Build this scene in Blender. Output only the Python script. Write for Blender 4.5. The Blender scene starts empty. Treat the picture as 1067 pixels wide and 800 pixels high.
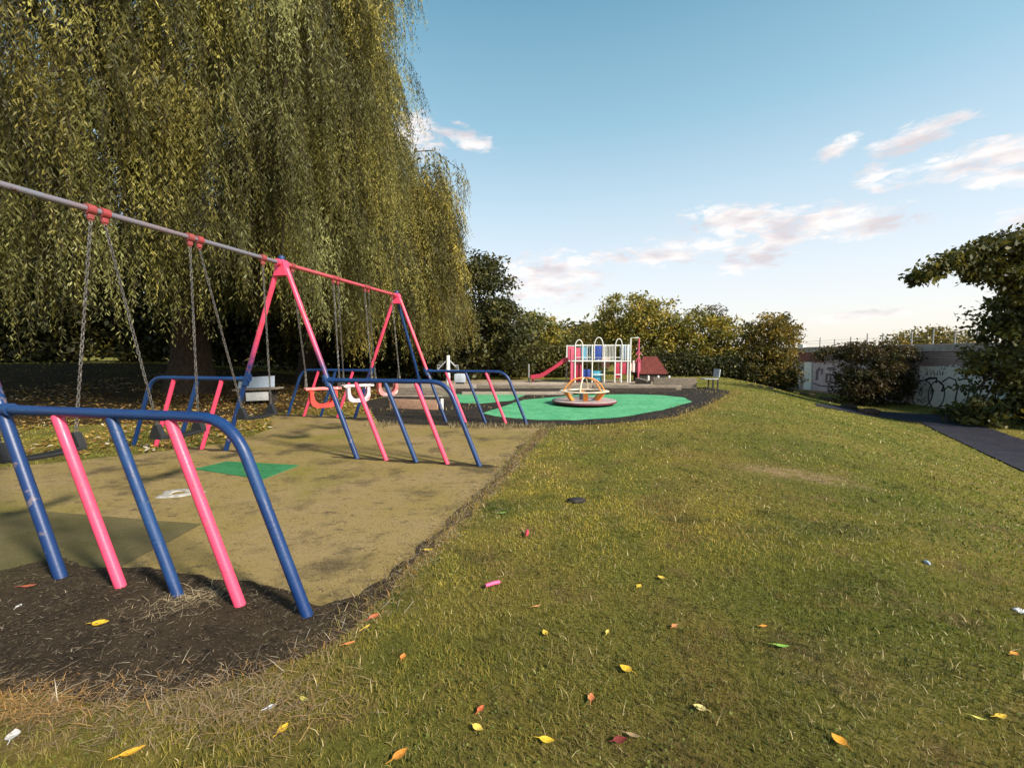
import bpy, bmesh, math, random
import numpy as np
from mathutils import Vector, Matrix, noise as mnoise

random.seed(7)
RNG = np.random.default_rng(11)
sc = bpy.context.scene
COL = sc.collection
R = math.radians

# ------------------------------------------------------------------ camera
F, PITCH, HC = 439.24, 0.0695, 1.45
cam_d = bpy.data.cameras.new('camera')
cam = bpy.data.objects.new('camera', cam_d)
COL.objects.link(cam)
cam.location = (0, 0, HC)
cam.rotation_euler = (math.pi/2 - PITCH, 0, 0)
cam_d.sensor_fit = 'HORIZONTAL'
cam_d.sensor_width = 36
cam_d.lens = F/1067*36
cam_d.clip_start = 0.05
cam_d.clip_end = 3000
sc.camera = cam

def ray(x, y):
    u = (x-533.5)/F; v = (400-y)/F
    return np.array([u, math.cos(PITCH)+v*math.sin(PITCH), -math.sin(PITCH)+v*math.cos(PITCH)])

# ------------------------------------------------------------------ terrain
def sm(t):
    t = np.clip(t, 0, 1)
    return t*t*(3-2*t)

def G(x, y):
    """ground height, works on arrays"""
    x = np.asarray(x, float); y = np.asarray(y, float)
    x0 = 2.4 + .42*np.clip(y-3, -2, 30)
    z = -1.5*sm((x-x0)/9.0)
    z = z + .5*sm((-x-4)/11)*sm((y-5)/13)
    z = z + .5*sm((-x-9)/12)
    return z

def gz(x, y): return float(G(x, y))

def hit(px, py, off=0.0):
    """where the sight line through a photo pixel meets the terrain"""
    r = ray(px, py); t = .5
    while t < 200:
        p = r*t
        if HC + p[2] < gz(p[0], p[1]) + off: break
        t += .05
    lo, hi = t-.05, t
    for _ in range(20):
        m = (lo+hi)/2; p = r*m
        if HC + p[2] < gz(p[0], p[1]) + off: hi = m
        else: lo = m
    p = r*hi
    return float(p[0]), float(p[1])

def atY(px, py, Y):
    r = ray(px, py); t = Y/r[1]
    return Vector((r[0]*t, Y, HC+r[2]*t))

# ------------------------------------------------------------------ materials
def new_mat(name):
    m = bpy.data.materials.new(name); m.use_nodes = True
    nt = m.node_tree; nt.nodes.clear()
    out = nt.nodes.new('ShaderNodeOutputMaterial')
    b = nt.nodes.new('ShaderNodeBsdfPrincipled')
    nt.links.new(b.outputs[0], out.inputs['Surface'])
    return m, nt, b, out

def nd(nt, t, **kw):
    n = nt.nodes.new(t)
    for k, v in kw.items(): setattr(n, k, v)
    return n

def noise_fac(nt, scale, detail=4, rough=.6, lo=.4, hi=.6, coord='Object', dist=0, stretch=None):
    tc = nd(nt, 'ShaderNodeTexCoord')
    v = tc.outputs[coord]
    if stretch:
        mp = nd(nt, 'ShaderNodeMapping'); mp.inputs['Scale'].default_value = stretch
        nt.links.new(v, mp.inputs[0]); v = mp.outputs[0]
    n = nd(nt, 'ShaderNodeTexNoise'); n.inputs['Scale'].default_value = scale
    n.inputs['Detail'].default_value = detail; n.inputs['Roughness'].default_value = rough
    n.inputs['Distortion'].default_value = dist
    nt.links.new(v, n.inputs['Vector'])
    mr = nd(nt, 'ShaderNodeMapRange'); mr.interpolation_type = 'SMOOTHSTEP'
    mr.inputs[1].default_value = lo; mr.inputs[2].default_value = hi
    nt.links.new(n.outputs[0], mr.inputs[0])
    return mr.outputs[0]

def mixc(nt, fac, a, b):
    m = nd(nt, 'ShaderNodeMix'); m.data_type = 'RGBA'
    for sock, v in ((m.inputs[0], fac), (m.inputs[6], a), (m.inputs[7], b)):
        if isinstance(v, (tuple, list)): sock.default_value = (*v, 1) if len(v) == 3 else v
        elif isinstance(v, (int, float)): sock.default_value = v
        else: nt.links.new(v, sock)
    return m.outputs[2]

def bump(nt, b, h, strength=.3, dist=.02):
    bp = nd(nt, 'ShaderNodeBump'); bp.inputs['Strength'].default_value = strength
    bp.inputs['Distance'].default_value = dist
    nt.links.new(h, bp.inputs['Height']); nt.links.new(bp.outputs[0], b.inputs['Normal'])

def paint(name, col, wear=(.16, .10, .07), wlo=.66, whi=.70, rough=.38, dirt=.35, scale=9, col2=None, dark=.55):
    m, nt, b, _ = new_mat(name)
    f1 = noise_fac(nt, scale, 6, .65, wlo, whi)
    f2 = noise_fac(nt, 3.5, 4, .6, .35, .75)
    c = mixc(nt, f2, col, col2 or tuple(x*(1-dirt) for x in col))
    f4 = noise_fac(nt, 60, 3, .6, .62, .68)
    c = mixc(nt, f4, c, tuple(x*dark for x in col))
    c = mixc(nt, f1, c, wear)
    c = mixc(nt, noise_fac(nt, 38, 6, .7, .655, .67), c, tuple(.5*x+.07 for x in wear))
    c = mixc(nt, noise_fac(nt, 3.1, 7, .75, .55, .8), c, tuple(.62*x+.012 for x in col))
    nt.links.new(c, b.inputs['Base Color'])
    rr = nd(nt, 'ShaderNodeMapRange'); rr.inputs[3].default_value = rough; rr.inputs[4].default_value = rough+.3
    nt.links.new(f2, rr.inputs[0]); nt.links.new(rr.outputs[0], b.inputs['Roughness'])
    bump(nt, b, noise_fac(nt, 45, 4, .6, .2, .8), .12, .004)
    return m

def rough_mat(name, cols, scale=6, rough=.85, bs=.4, bscale=30, bdist=.01, stretch=None, lohi=(.35, .65)):
    m, nt, b, _ = new_mat(name)
    f = noise_fac(nt, scale, 6, .65, lohi[0], lohi[1], stretch=stretch)
    c = mixc(nt, f, cols[0], cols[1])
    if len(cols) > 2:
        c = mixc(nt, noise_fac(nt, scale*5, 5, .7, .5, .68, stretch=stretch), c, cols[2])
    nt.links.new(c, b.inputs['Base Color']); b.inputs['Roughness'].default_value = rough
    if rough >= .79: b.inputs['Specular IOR Level'].default_value = .12
    bump(nt, b, noise_fac(nt, bscale, 6, .7, .2, .8, stretch=stretch), bs, bdist)
    return m

def leaf_mat(name, transl=.35, rough=.55):
    """colour comes from the per-leaf colour attribute"""
    m, nt, b, out = new_mat(name)
    a = nd(nt, 'ShaderNodeAttribute'); a.attribute_name = 'Col'
    nt.links.new(a.outputs['Color'], b.inputs['Base Color'])
    b.inputs['Roughness'].default_value = rough
    b.inputs['Specular IOR Level'].default_value = .3
    t = nd(nt, 'ShaderNodeBsdfTranslucent')
    g = nd(nt, 'ShaderNodeMix'); g.data_type = 'RGBA'; g.blend_type = 'MULTIPLY'
    g.inputs[0].default_value = 1; g.inputs[7].default_value = (1.15, 1.1, .6, 1)
    nt.links.new(a.outputs['Color'], g.inputs[6]); nt.links.new(g.outputs[2], t.inputs[0])
    mx = nd(nt, 'ShaderNodeMixShader'); mx.inputs[0].default_value = transl
    nt.links.new(b.outputs[0], mx.inputs[1]); nt.links.new(t.outputs[0], mx.inputs[2])
    nt.links.new(mx.outputs[0], out.inputs['Surface'])
    return m

BLUE = (.004, .028, .118); PINK = (.80, .064, .150); RED = (.62, .035, .05)
M = {}
M['blue'] = paint('blue_paint', BLUE, col2=(.005, .045, .15), wear=(.11, .075, .06), wlo=.675, whi=.70)
M['pink'] = paint('pink_paint', PINK, col2=(.70, .052, .12), wear=(.26, .09, .08), wlo=.685, whi=.71)
M['bar_grey'] = paint('worn_grey_bar_paint', (.15, .155, .19), col2=(.17, .12, .14), wear=(.07, .04, .03), wlo=.60, whi=.66, rough=.25)
M['bar_pink'] = paint('worn_pink_bar_paint', (.52, .06, .09), col2=(.36, .08, .09), wear=(.22, .10, .07), wlo=.62, whi=.68)
M['clamp'] = paint('clamp_paint', (.32, .045, .05), col2=(.22, .05, .045), wear=(.12, .06, .04), wlo=.58, whi=.64)
M['chain'] = rough_mat('galvanised_chain', [(.20, .19, .18), (.09, .075, .065)], 60, .45, .2)
M['chain'].node_tree.nodes['Principled BSDF'].inputs['Metallic'].default_value = .6
M['rubber'] = rough_mat('black_rubber', [(.007, .008, .009), (.012, .012, .014)], 30, .6, .2)
M['cradle_red'] = paint('red_cradle_rubber', (.72, .05, .035), col2=(.6, .04, .03), wlo=.75, whi=.8, rough=.5)
M['cradle_pale'] = paint('faded_cradle_rubber', (.62, .50, .56), col2=(.5, .36, .44), wear=(.5, .1, .12), wlo=.6, whi=.66, rough=.5)
M['cradle_faded'] = paint('half_faded_cradle_rubber', (.66, .10, .09), col2=(.62, .38, .38), wear=(.7, .55, .5), wlo=.6, whi=.66, rough=.5)
M['pale_trim'] = paint('pale_trim', (.66, .62, .60), col2=(.6, .45, .42), wear=(.5, .12, .1), wlo=.6, whi=.66)
M['white_metal'] = paint('white_painted_metal', (.72, .72, .70), wear=(.3, .22, .17), wlo=.68, whi=.74, dirt=.2)
M['steel'] = paint('grey_steel', (.34, .35, .36), dirt=.3, wear=(.15, .1, .07))
M['orange'] = paint('orange_paint', (.78, .27, .03), col2=(.7, .2, .03), wlo=.72, whi=.78)
M['cream'] = paint('cream_paint', (.72, .62, .46), wlo=.68, whi=.75)
M['deck_red'] = rough_mat('maroon_deck', [(.46, .40, .38), (.36, .27, .26), (.30, .12, .13)], 4, .55)
M['maroon'] = paint('maroon_paint', (.16, .02, .04), wlo=.7, whi=.76)
M['hub_blue'] = paint('dull_blue_paint', (.09, .15, .23), wlo=.65, whi=.7)
M['panel_blue'] = paint('deep_blue_panel', (.02, .06, .33), wlo=.78, whi=.85)
M['panel_sky'] = paint('pale_blue_panel', (.30, .42, .52), wlo=.72, whi=.8)
M['panel_teal'] = paint('teal_panel', (.05, .30, .45), wlo=.72, whi=.8)
M['panel_red'] = paint('red_panel', (.46, .03, .07), wlo=.74, whi=.8)
M['panel_pink'] = paint('pink_panel', (.62, .10, .17), wlo=.74, whi=.8)
M['panel_peach'] = paint('peach_panel', (.68, .38, .32), wlo=.7, whi=.8)
M['slate_blue'] = paint('slate_blue_plastic', (.38, .45, .55), wlo=.72, whi=.8, dirt=.25)
M['grey_plastic'] = paint('grey_plastic', (.42, .46, .52), wlo=.72, whi=.8, dirt=.25)
M['dark_wood'] = rough_mat('dark_weathered_wood', [(.06, .048, .04), (.03, .025, .022), (.12, .10, .085)], 3, .85, .6, 25, .02, (1, 8, 8))
M['wood'] = rough_mat('grey_weathered_timber', [(.25, .21, .165), (.15, .12, .095), (.33, .28, .23)], 3, .85, .6, 25, .02, (1, 8, 8))
M['pale_wood'] = rough_mat('pale_timber', [(.36, .31, .26), (.25, .2, .165), (.44, .4, .34)], 3, .85, .5, 25, .02, (1, 8, 8))
M['plank'] = rough_mat('pinkish_plank', [(.42, .25, .17), (.30, .18, .12), (.5, .34, .25)], 3, .85, .4, 25, .02, (1, 8, 8))
M['bark'] = rough_mat('tree_bark', [(.085, .062, .045), (.04, .03, .022), (.13, .10, .075)], 5, .95, .9, 9, .06, (4, 4, .8))
M['leaf'] = leaf_mat('leaf_foliage', .28)
M['willow'] = leaf_mat('willow_foliage', .28)
M['grassblade'] = leaf_mat('grass_blades', .3, .7)
M['dryleaf'] = leaf_mat('fallen_leaf_tissue', .2, .5)
M['roof_red'] = rough_mat('dark_red_roofing', [(.13, .032, .027), (.09, .022, .02), (.17, .06, .05)], 4, .8)
M['stone'] = rough_mat('brown_stone', [(.14, .095, .065), (.06, .045, .035), (.22, .16, .12)], 9, .9, .8, 20, .03)
M['rock_dark'] = rough_mat('dark_stone', [(.05, .037, .03), (.025, .02, .018), (.1, .075, .06)], 9, .9, .8, 20, .03)

# ------------------------------------------------------------------ mesh helpers
def origin(o):
    p = Vector((0, 0, 0))
    while o is not None:
        p += o.location; o = o.parent
    return p

class MB:
    """collects shapes in world coordinates, links them as one mesh object"""
    def __init__(s): s.v = []; s.f = []; s.c = None
    def add(s, vs, fs):
        n = len(s.v); s.v += [tuple(v) for v in vs]; s.f += [tuple(i+n for i in f) for f in fs]; return s
    def box(s, c, size, rz=0, ry=0, rx=0, bev=.0):
        bm = bmesh.new(); bmesh.ops.create_cube(bm, size=1)
        bmesh.ops.scale(bm, vec=size, verts=bm.verts)
        if bev: bmesh.ops.bevel(bm, geom=bm.edges[:], offset=bev, segments=2, affect='EDGES', profile=.6)
        mat = Matrix.Translation(c) @ Matrix.Rotation(rz, 4, 'Z') @ Matrix.Rotation(ry, 4, 'Y') @ Matrix.Rotation(rx, 4, 'X')
        bm.transform(mat); bm.verts.index_update()
        s.add([v.co[:] for v in bm.verts], [[v.index for v in f.verts] for f in bm.faces]); bm.free(); return s
    def tube(s, pts, r, n=10, cap=True, closed=False):
        pts = [Vector(p) for p in pts]; N = len(pts)
        rs = r if isinstance(r, (list, tuple)) else [r]*N
        rings = []; prev = None
        for i, p in enumerate(pts):
            a = pts[(i-1) % N] if (closed or i > 0) else p
            b = pts[(i+1) % N] if (closed or i < N-1) else p
            t = (b-a).normalized()
            if prev is None:
                u = t.cross(Vector((0, 0, 1)))
                if u.length < 1e-3: u = Vector((1, 0, 0))
                u.normalize()
            else:
                u = prev - t*prev.dot(t); u.normalize()
            prev = u; w = t.cross(u)
            rings.append([p + (u*math.cos(k*2*math.pi/n) + w*math.sin(k*2*math.pi/n))*rs[i] for k in range(n)])
        vs = [v for rg in rings for v in rg]; fs = []
        for i in range(N if closed else N-1):
            j = (i+1) % N
            for k in range(n):
                fs.append((i*n+k, i*n+(k+1) % n, j*n+(k+1) % n, j*n+k))
        if cap and not closed:
            fs.append(tuple(range(n-1, -1, -1))); fs.append(tuple((N-1)*n+k for k in range(n)))
        return s.add(vs, fs)
    def lathe(s, c, prof, n=32):
        vs = []; fs = []
        for (r, z) in prof:
            for k in range(n):
                a = 2*math.pi*k/n; vs.append((c[0]+r*math.cos(a), c[1]+r*math.sin(a), c[2]+z))
        for i in range(len(prof)-1):
            for k in range(n):
                fs.append((i*n+k, i*n+(k+1) % n, (i+1)*n+(k+1) % n, (i+1)*n+k))
        fs.append(tuple(range(n-1, -1, -1))); fs.append(tuple((len(prof)-1)*n+k for k in range(n)))
        return s.add(vs, fs)
    def prism(s, poly, d):
        """polygon of 3D points pushed along vector d"""
        n = len(poly); d = Vector(d); P = [Vector(p) for p in poly]
        vs = P + [p+d for p in P]
        fs = [tuple(range(n-1, -1, -1)), tuple(range(n, 2*n))]
        for i in range(n): fs.append((i, (i+1) % n, n+(i+1) % n, n+i))
        return s.add(vs, fs)
    def build(s, name, mat, parent=None, smooth=35):
        o0 = origin(parent) if parent else Vector((0, 0, 0))
        me = bpy.data.meshes.new(name)
        me.from_pydata([(v[0]-o0.x, v[1]-o0.y, v[2]-o0.z) for v in s.v], [], s.f)
        bm = bmesh.new(); bm.from_mesh(me); bmesh.ops.recalc_face_normals(bm, faces=bm.faces)
        if smooth:
            for f in bm.faces: f.smooth = True
            for e in bm.edges:
                if len(e.link_faces) == 2 and e.calc_face_angle(0) > R(smooth): e.smooth = False
        bm.to_mesh(me); bm.free()
        me.materials.append(mat)
        o = bpy.data.objects.new(name, me); COL.objects.link(o)
        if parent: o.parent = parent
        return o

def np_mesh(name, V, quads, mat, parent=None, col=None, smooth=False):
    """fast mesh from numpy arrays, optional per-vertex colour"""
    if parent: V = V - np.array(origin(parent))
    me = bpy.data.meshes.new(name)
    k = quads.shape[1]
    me.vertices.add(len(V)); me.vertices.foreach_set('co', V.astype(np.float32).ravel())
    me.loops.add(quads.size); me.loops.foreach_set('vertex_index', quads.astype(np.int32).ravel())
    me.polygons.add(len(quads))
    me.polygons.foreach_set('loop_start', (np.arange(len(quads))*k).astype(np.int32))
    me.polygons.foreach_set('loop_total', np.full(len(quads), k, np.int32))
    if smooth: me.polygons.foreach_set('use_smooth', np.ones(len(quads), bool))
    me.update(calc_edges=True)
    if col is not None:
        a = me.color_attributes.new('Col', 'FLOAT_COLOR', 'POINT')
        c = np.ones((len(V), 4), np.float32); c[:, :3] = col
        a.data.foreach_set('color', c.ravel())
    me.materials.append(mat)
    o = bpy.data.objects.new(name, me); COL.objects.link(o)
    if parent: o.parent = parent
    return o

def tag(o, label=None, cat=None, group=None, kind=None):
    if label: o['label'] = label
    if cat: o['category'] = cat
    if group: o['group'] = group
    if kind: o['kind'] = kind
    return o

def empty(name, loc, label, cat, group=None):
    o = bpy.data.objects.new(name, None); COL.objects.link(o)
    o.empty_display_size = .2; o.location = loc
    return tag(o, label, cat, group)

def vnoise(x, y, s, seed=0):
    """smooth 2-D value noise, vectorised, range 0..1"""
    x = np.asarray(x)*s+seed*17.3; y = np.asarray(y)*s+seed*9.1
    xi = np.floor(x).astype(np.int64); yi = np.floor(y).astype(np.int64)
    fx = x-xi; fy = y-yi; fx = fx*fx*(3-2*fx); fy = fy*fy*(3-2*fy)
    def h(a, b):
        v = np.sin(a*127.1+b*311.7+seed*74.7)*43758.5453
        return v-np.floor(v)
    return (h(xi, yi)*(1-fx)+h(xi+1, yi)*fx)*(1-fy)+(h(xi, yi+1)*(1-fx)+h(xi+1, yi+1)*fx)*fy

def fbm(x, y, s, seed=0):
    return (vnoise(x, y, s, seed)+.5*vnoise(x, y, s*2.1, seed+1)+.25*vnoise(x, y, s*4.3, seed+2))/1.75

def inpoly(x, y, P):
    P = np.asarray(P); r = np.zeros(len(x), bool); j = len(P)-1
    for i in range(len(P)):
        xi, yi = P[i]; xj, yj = P[j]
        c = ((yi > y) != (yj > y)) & (x < (xj-xi)*(y-yi)/(yj-yi+1e-12)+xi)
        r ^= c; j = i
    return r

def ragged(poly, step=.12, amp=.05, seed=1):
    out = []; n = len(poly)
    for i in range(n):
        a = np.array(poly[i]); b = np.array(poly[(i+1) % n]); L = np.linalg.norm(b-a)
        if L < 1e-6: continue
        nn = max(1, int(L/step)); d = (b-a)/L; p = np.array([-d[1], d[0]])
        for k in range(nn):
            q = a+(b-a)*k/nn
            j = (mnoise.noise(Vector((q[0]*2.2, q[1]*2.2, seed)))*1.0+mnoise.noise(Vector((q[0]*7, q[1]*7, seed+5)))*.6)*amp
            out.append(tuple(q+p*j))
    return out

def sheet(name, poly, off, mat, cell=.3):
    """ground sheet following the terrain, lying off metres above it"""
    bm = bmesh.new()
    vs = [bm.verts.new((p[0], p[1], 0)) for p in poly]
    bm.faces.new(vs)
    bmesh.ops.triangulate(bm, faces=bm.faces[:])
    xs = [p[0] for p in poly]; ys = [p[1] for p in poly]
    for ax, lo, hi in ((0, min(xs), max(xs)), (1, min(ys), max(ys))):
        k = math.floor(lo/cell)+1
        while k*cell < hi:
            co = [0, 0, 0]; co[ax] = k*cell; no = [0, 0, 0]; no[ax] = 1
            bmesh.ops.bisect_plane(bm, geom=bm.verts[:]+bm.edges[:]+bm.faces[:], plane_co=co, plane_no=no)
            k += 1
    for v in bm.verts: v.co.z = gz(v.co.x, v.co.y)+off
    for f in bm.faces:
        f.normal_update()
        if f.normal.z < 0: f.normal_flip()
        f.smooth = True
    me = bpy.data.meshes.new(name); bm.to_mesh(me); bm.free(); me.materials.append(mat)
    o = bpy.data.objects.new(name, me); COL.objects.link(o)
    return o

# ------------------------------------------------------------------ the ground
def axis(lo, hi, fine, a, b):
    c = list(np.arange(a, b+1e-6, fine)); s = fine; x = a
    while x > lo: s *= 1.35; x -= s; c.insert(0, x)
    s = fine; x = b
    while x < hi: s *= 1.35; x += s; c.append(x)
    return np.array(c)
gx_ = axis(-500, 500, .3, -16, 27); gy_ = axis(-60, 900, .3, -3, 40)
XX, YY = np.meshgrid(gx_, gy_)
V = np.stack([XX.ravel(), YY.ravel(), G(XX, YY).ravel()], 1)
nx, ny = len(gx_), len(gy_)
ii = (np.arange(ny-1)[:, None]*nx+np.arange(nx-1)[None]).ravel()
Q = np.stack([ii, ii+1, ii+nx+1, ii+nx], 1)
m, nt, b, _ = new_mat('lawn_turf')
c = mixc(nt, noise_fac(nt, .55, 5, .6, .38, .62), (.15, .155, .028), (.25, .20, .045))
c = mixc(nt, noise_fac(nt, 2.3, 6, .65, .52, .68), c, (.21, .15, .055))
c = mixc(nt, noise_fac(nt, 14, 6, .7, .5, .7), c, (.065, .065, .018))
c = mixc(nt, noise_fac(nt, 45, 4, .7, .58, .72), c, (.24, .19, .085))
# worn, straw coloured patch on the shoulder of the bank
tc = nd(nt, 'ShaderNodeTexCoord'); vm = nd(nt, 'ShaderNodeVectorMath'); vm.operation = 'DISTANCE'
WORN = hit(830, 494)
mp = nd(nt, 'ShaderNodeMapping'); mp.vector_type = 'TEXTURE'
mp.inputs['Location'].default_value = (WORN[0], WORN[1], 0); mp.inputs['Rotation'].default_value = (0, 0, -.65); mp.inputs['Scale'].default_value = (.75, .32, 50)
nt.links.new(tc.outputs['Object'], mp.inputs[0]); nt.links.new(mp.outputs[0], vm.inputs[0])
wm = nd(nt, 'ShaderNodeMapRange'); wm.interpolation_type = 'SMOOTHSTEP'; wm.inputs[1].default_value = 1.2; wm.inputs[2].default_value = .3
nt.links.new(vm.outputs['Value'], wm.inputs[0])
wmul = nd(nt, 'ShaderNodeMath'); wmul.operation = 'MULTIPLY'
nt.links.new(wm.outputs[0], wmul.inputs[0]); nt.links.new(noise_fac(nt, 6, 5, .7, .35, .55), wmul.inputs[1])
c = mixc(nt, wmul.outputs[0], c, (.36, .25, .13))
nt.links.new(c, b.inputs['Base Color']); b.inputs['Roughness'].default_value = .95
b.inputs['Specular IOR Level'].default_value = .1
bump(nt, b, noise_fac(nt, 22, 8, .75, .2, .8), .9, .05)
ground = tag(np_mesh('ground', V, Q, m, smooth=True), kind='structure')

# play surface (worn rubber and earth)
def px(*pts): return [hit(*p) for p in pts]
MAT = [(-9.5, 4.2), (-6.54, 5.3), (-5.47, 6.0), (-4.6, 6.9), (-4.7, 8.2), (-5.6, 9.6), (-5.0, 10.05), (-2.5, 9.75), (.6, 8.75)] + \
      px((568, 447), (545, 470), (520, 500), (480, 540), (440, 580), (400, 620), (350, 665), (260, 702), (130, 716)) + [(-2.25, 1.74), (-3.2, 1.5), (-9.5, .8)]
MAT = ragged(MAT, .1, .05, 1)
m, nt, b, _ = new_mat('worn_play_surface')
c = mixc(nt, noise_fac(nt, .8, 6, .65, .38, .62), (.228, .166, .054), (.25, .18, .082))
c = mixc(nt, noise_fac(nt, .5, 5, .65, .50, .66), c, (.18, .15, .030))
c = mixc(nt, noise_fac(nt, 1.3, 7, .7, .50, .66), c, (.088, .064, .030))
c = mixc(nt, noise_fac(nt, 5, 7, .75, .54, .66, stretch=(1, 2.2, 1)), c, (.085, .062, .034))
c = mixc(nt, noise_fac(nt, 22, 6, .7, .60, .70), c, (.06, .045, .026))
c = mixc(nt, noise_fac(nt, 120, 3, .6, .55, .75), c, (.33, .27, .16))
c = mixc(nt, noise_fac(nt, 70, 3, .6, .56, .70), c, (.07, .052, .028))
nt.links.new(c, b.inputs['Base Color']); b.inputs['Roughness'].default_value = .9
b.inputs['Specular IOR Level'].default_value = .15
bump(nt, b, noise_fac(nt, 60, 6, .7, .2, .8), .5, .008)
tag(sheet('playground_surface', MAT, .006, m), kind='structure')

m, nt, b, _ = new_mat('darker_rubber_tile')
c = mixc(nt, noise_fac(nt, 2, 5, .6, .35, .65), (.085, .074, .030), (.115, .094, .045))
c = mixc(nt, noise_fac(nt, 90, 3, .6, .55, .72), c, (.17, .15, .09))
nt.links.new(c, b.inputs['Base Color']); b.inputs['Roughness'].default_value = .9
b.inputs['Specular IOR Level'].default_value = .1
bump(nt, b, noise_fac(nt, 60, 6, .7, .2, .8), .4, .006)
TILE = [hit(-160, 548), hit(38, 533), hit(210, 547), hit(122, 594), hit(20, 606), hit(-250, 620)]
tag(sheet('dark_rubber_tile', ragged(TILE, .15, .012, 3), .010, m), kind='structure')

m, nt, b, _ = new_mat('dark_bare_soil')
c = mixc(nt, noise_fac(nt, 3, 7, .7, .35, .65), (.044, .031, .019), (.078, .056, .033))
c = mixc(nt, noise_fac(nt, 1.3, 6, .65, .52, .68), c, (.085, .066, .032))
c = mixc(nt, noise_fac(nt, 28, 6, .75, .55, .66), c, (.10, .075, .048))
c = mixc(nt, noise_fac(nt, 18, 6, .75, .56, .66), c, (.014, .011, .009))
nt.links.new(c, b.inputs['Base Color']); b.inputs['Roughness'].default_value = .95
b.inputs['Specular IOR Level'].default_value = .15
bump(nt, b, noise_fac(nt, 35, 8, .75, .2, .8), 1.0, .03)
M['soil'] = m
SOIL = px((-330, 585), (-120, 598), (0, 597), (60, 586), (120, 592), (190, 600), (240, 612), (300, 622), (335, 632), (375, 622), (410, 596), (446, 562), (453, 568),
          (440, 582), (400, 622), (352, 668), (262, 710), (200, 726), (130, 733), (0, 735), (-150, 740), (-400, 706))
SOIL = ragged(SOIL, .035, .085, 8)
tag(sheet('bare_soil', SOIL, .014, m), kind='structure')
def foot_strip(L, s0, s1, w, sd, seed):  # dark ragged ground strip along a row of barrier feet, sharing the soil material
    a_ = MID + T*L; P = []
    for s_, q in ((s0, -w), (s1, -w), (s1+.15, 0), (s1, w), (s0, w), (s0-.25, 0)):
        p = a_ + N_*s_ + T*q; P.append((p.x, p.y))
    tag(sheet('dark_foot_strip', ragged(P, .05, .06, seed), .010, M['soil']), kind='structure')


m = rough_mat('green_safety_surface', [(.065, .30, .14), (.11, .37, .19), (.06, .17, .08)], 1.6, .85, .3, 50, .006)
BLACK = px((395, 441), (470, 444), (540, 444), (600, 443), (650, 441), (700, 435), (725, 427), (748, 417), (762, 408), (735, 403.5)) + [(8.5, 18.2), (-3.6, 18.2), (-4.6, 13), (-3.6, 10.6)]
mb_ = rough_mat('black_crumb_border', [(.018, .016, .017), (.034, .028, .024), (.09, .07, .04)], 3, .9, .8, 25, .03)
BLACK = ragged(BLACK, .2, .10, 4)
tag(sheet('dark_earth_border', BLACK, .008, mb_), kind='structure')
GREEN = px((503, 431), (520, 435), (560, 438), (600, 438.5), (650, 435), (690, 427.5), (722, 419), (712, 414.5), (690, 412), (655, 411), (600, 412), (545, 417))
tag(sheet('green_safety_surface', ragged(GREEN, .2, .05, 5), .014, m), kind='structure')
GREEN2 = px((452, 419), (500, 421), (535, 417.5), (547, 412), (500, 410.5), (455, 411))
tag(sheet('green_play_strip', ragged(GREEN2, .2, .06, 6), .014, m), kind='structure')
mt = rough_mat('bark_play_bed', [(.30, .235, .16), (.2, .15, .1), (.38, .32, .24)], 3, .95, .6, 30, .02)
BED = [(-4.5, 18.2), (7.2, 18.2), (8.6, 20), (8.2, 24), (-4.5, 24)]
tag(sheet('play_bed', ragged(BED, .3, .1, 9), .012, mt), kind='structure')

m = rough_mat('purple_grey_asphalt', [(.024, .023, .033), (.016, .0155, .024), (.046, .042, .05)], 2, .8, .4, 90, .006)
pl = [hit(1180, 556), hit(1067, 492), hit(1010, 465), hit(960, 441), hit(925, 436), hit(880, 428.5), hit(850, 423)]
pr = [hit(850, 420.5), hit(880, 423.5), hit(925, 429.5), hit(985, 432.5), hit(1015, 441), hit(1067, 459), hit(1180, 498)]
PATH = ragged(pl + pr, .15, .07, 6)
tag(sheet('path', PATH, .03, m), kind='structure')

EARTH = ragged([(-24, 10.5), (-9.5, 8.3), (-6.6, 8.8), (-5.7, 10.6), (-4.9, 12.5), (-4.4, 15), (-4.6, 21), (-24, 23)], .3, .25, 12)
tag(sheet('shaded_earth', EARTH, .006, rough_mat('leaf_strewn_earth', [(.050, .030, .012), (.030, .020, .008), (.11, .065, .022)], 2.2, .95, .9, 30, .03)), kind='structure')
STRIP = px((446, 561), (474, 537), (515, 497), (541, 468), (564, 447), (572, 447), (549, 470), (524, 501), (484, 542), (452, 572))
tag(sheet('bare_soil', ragged(STRIP, .04, .10, 14), .013, rough_mat('crumbly_edge_soil', [(.10, .074, .044), (.055, .040, .025), (.17, .13, .075)], 9, .95, .9, 35, .03)), kind='structure')
SQ = [hit(203, 489.5), hit(236, 481.5), hit(311, 485.5), hit(274, 500)]
m = rough_mat('green_rubber', [(.028, .15, .06), (.04, .18, .075), (.02, .10, .045)], 3, .85, .3, 60, .005)
o = MB()
o.prism([(p[0], p[1], gz(*p)+.004) for p in SQ], (0, 0, .011))
o = tag(o.build('rubber_mat', m, None, 0), 'square green rubber mat on the worn ground under the swings', 'mat')
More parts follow.
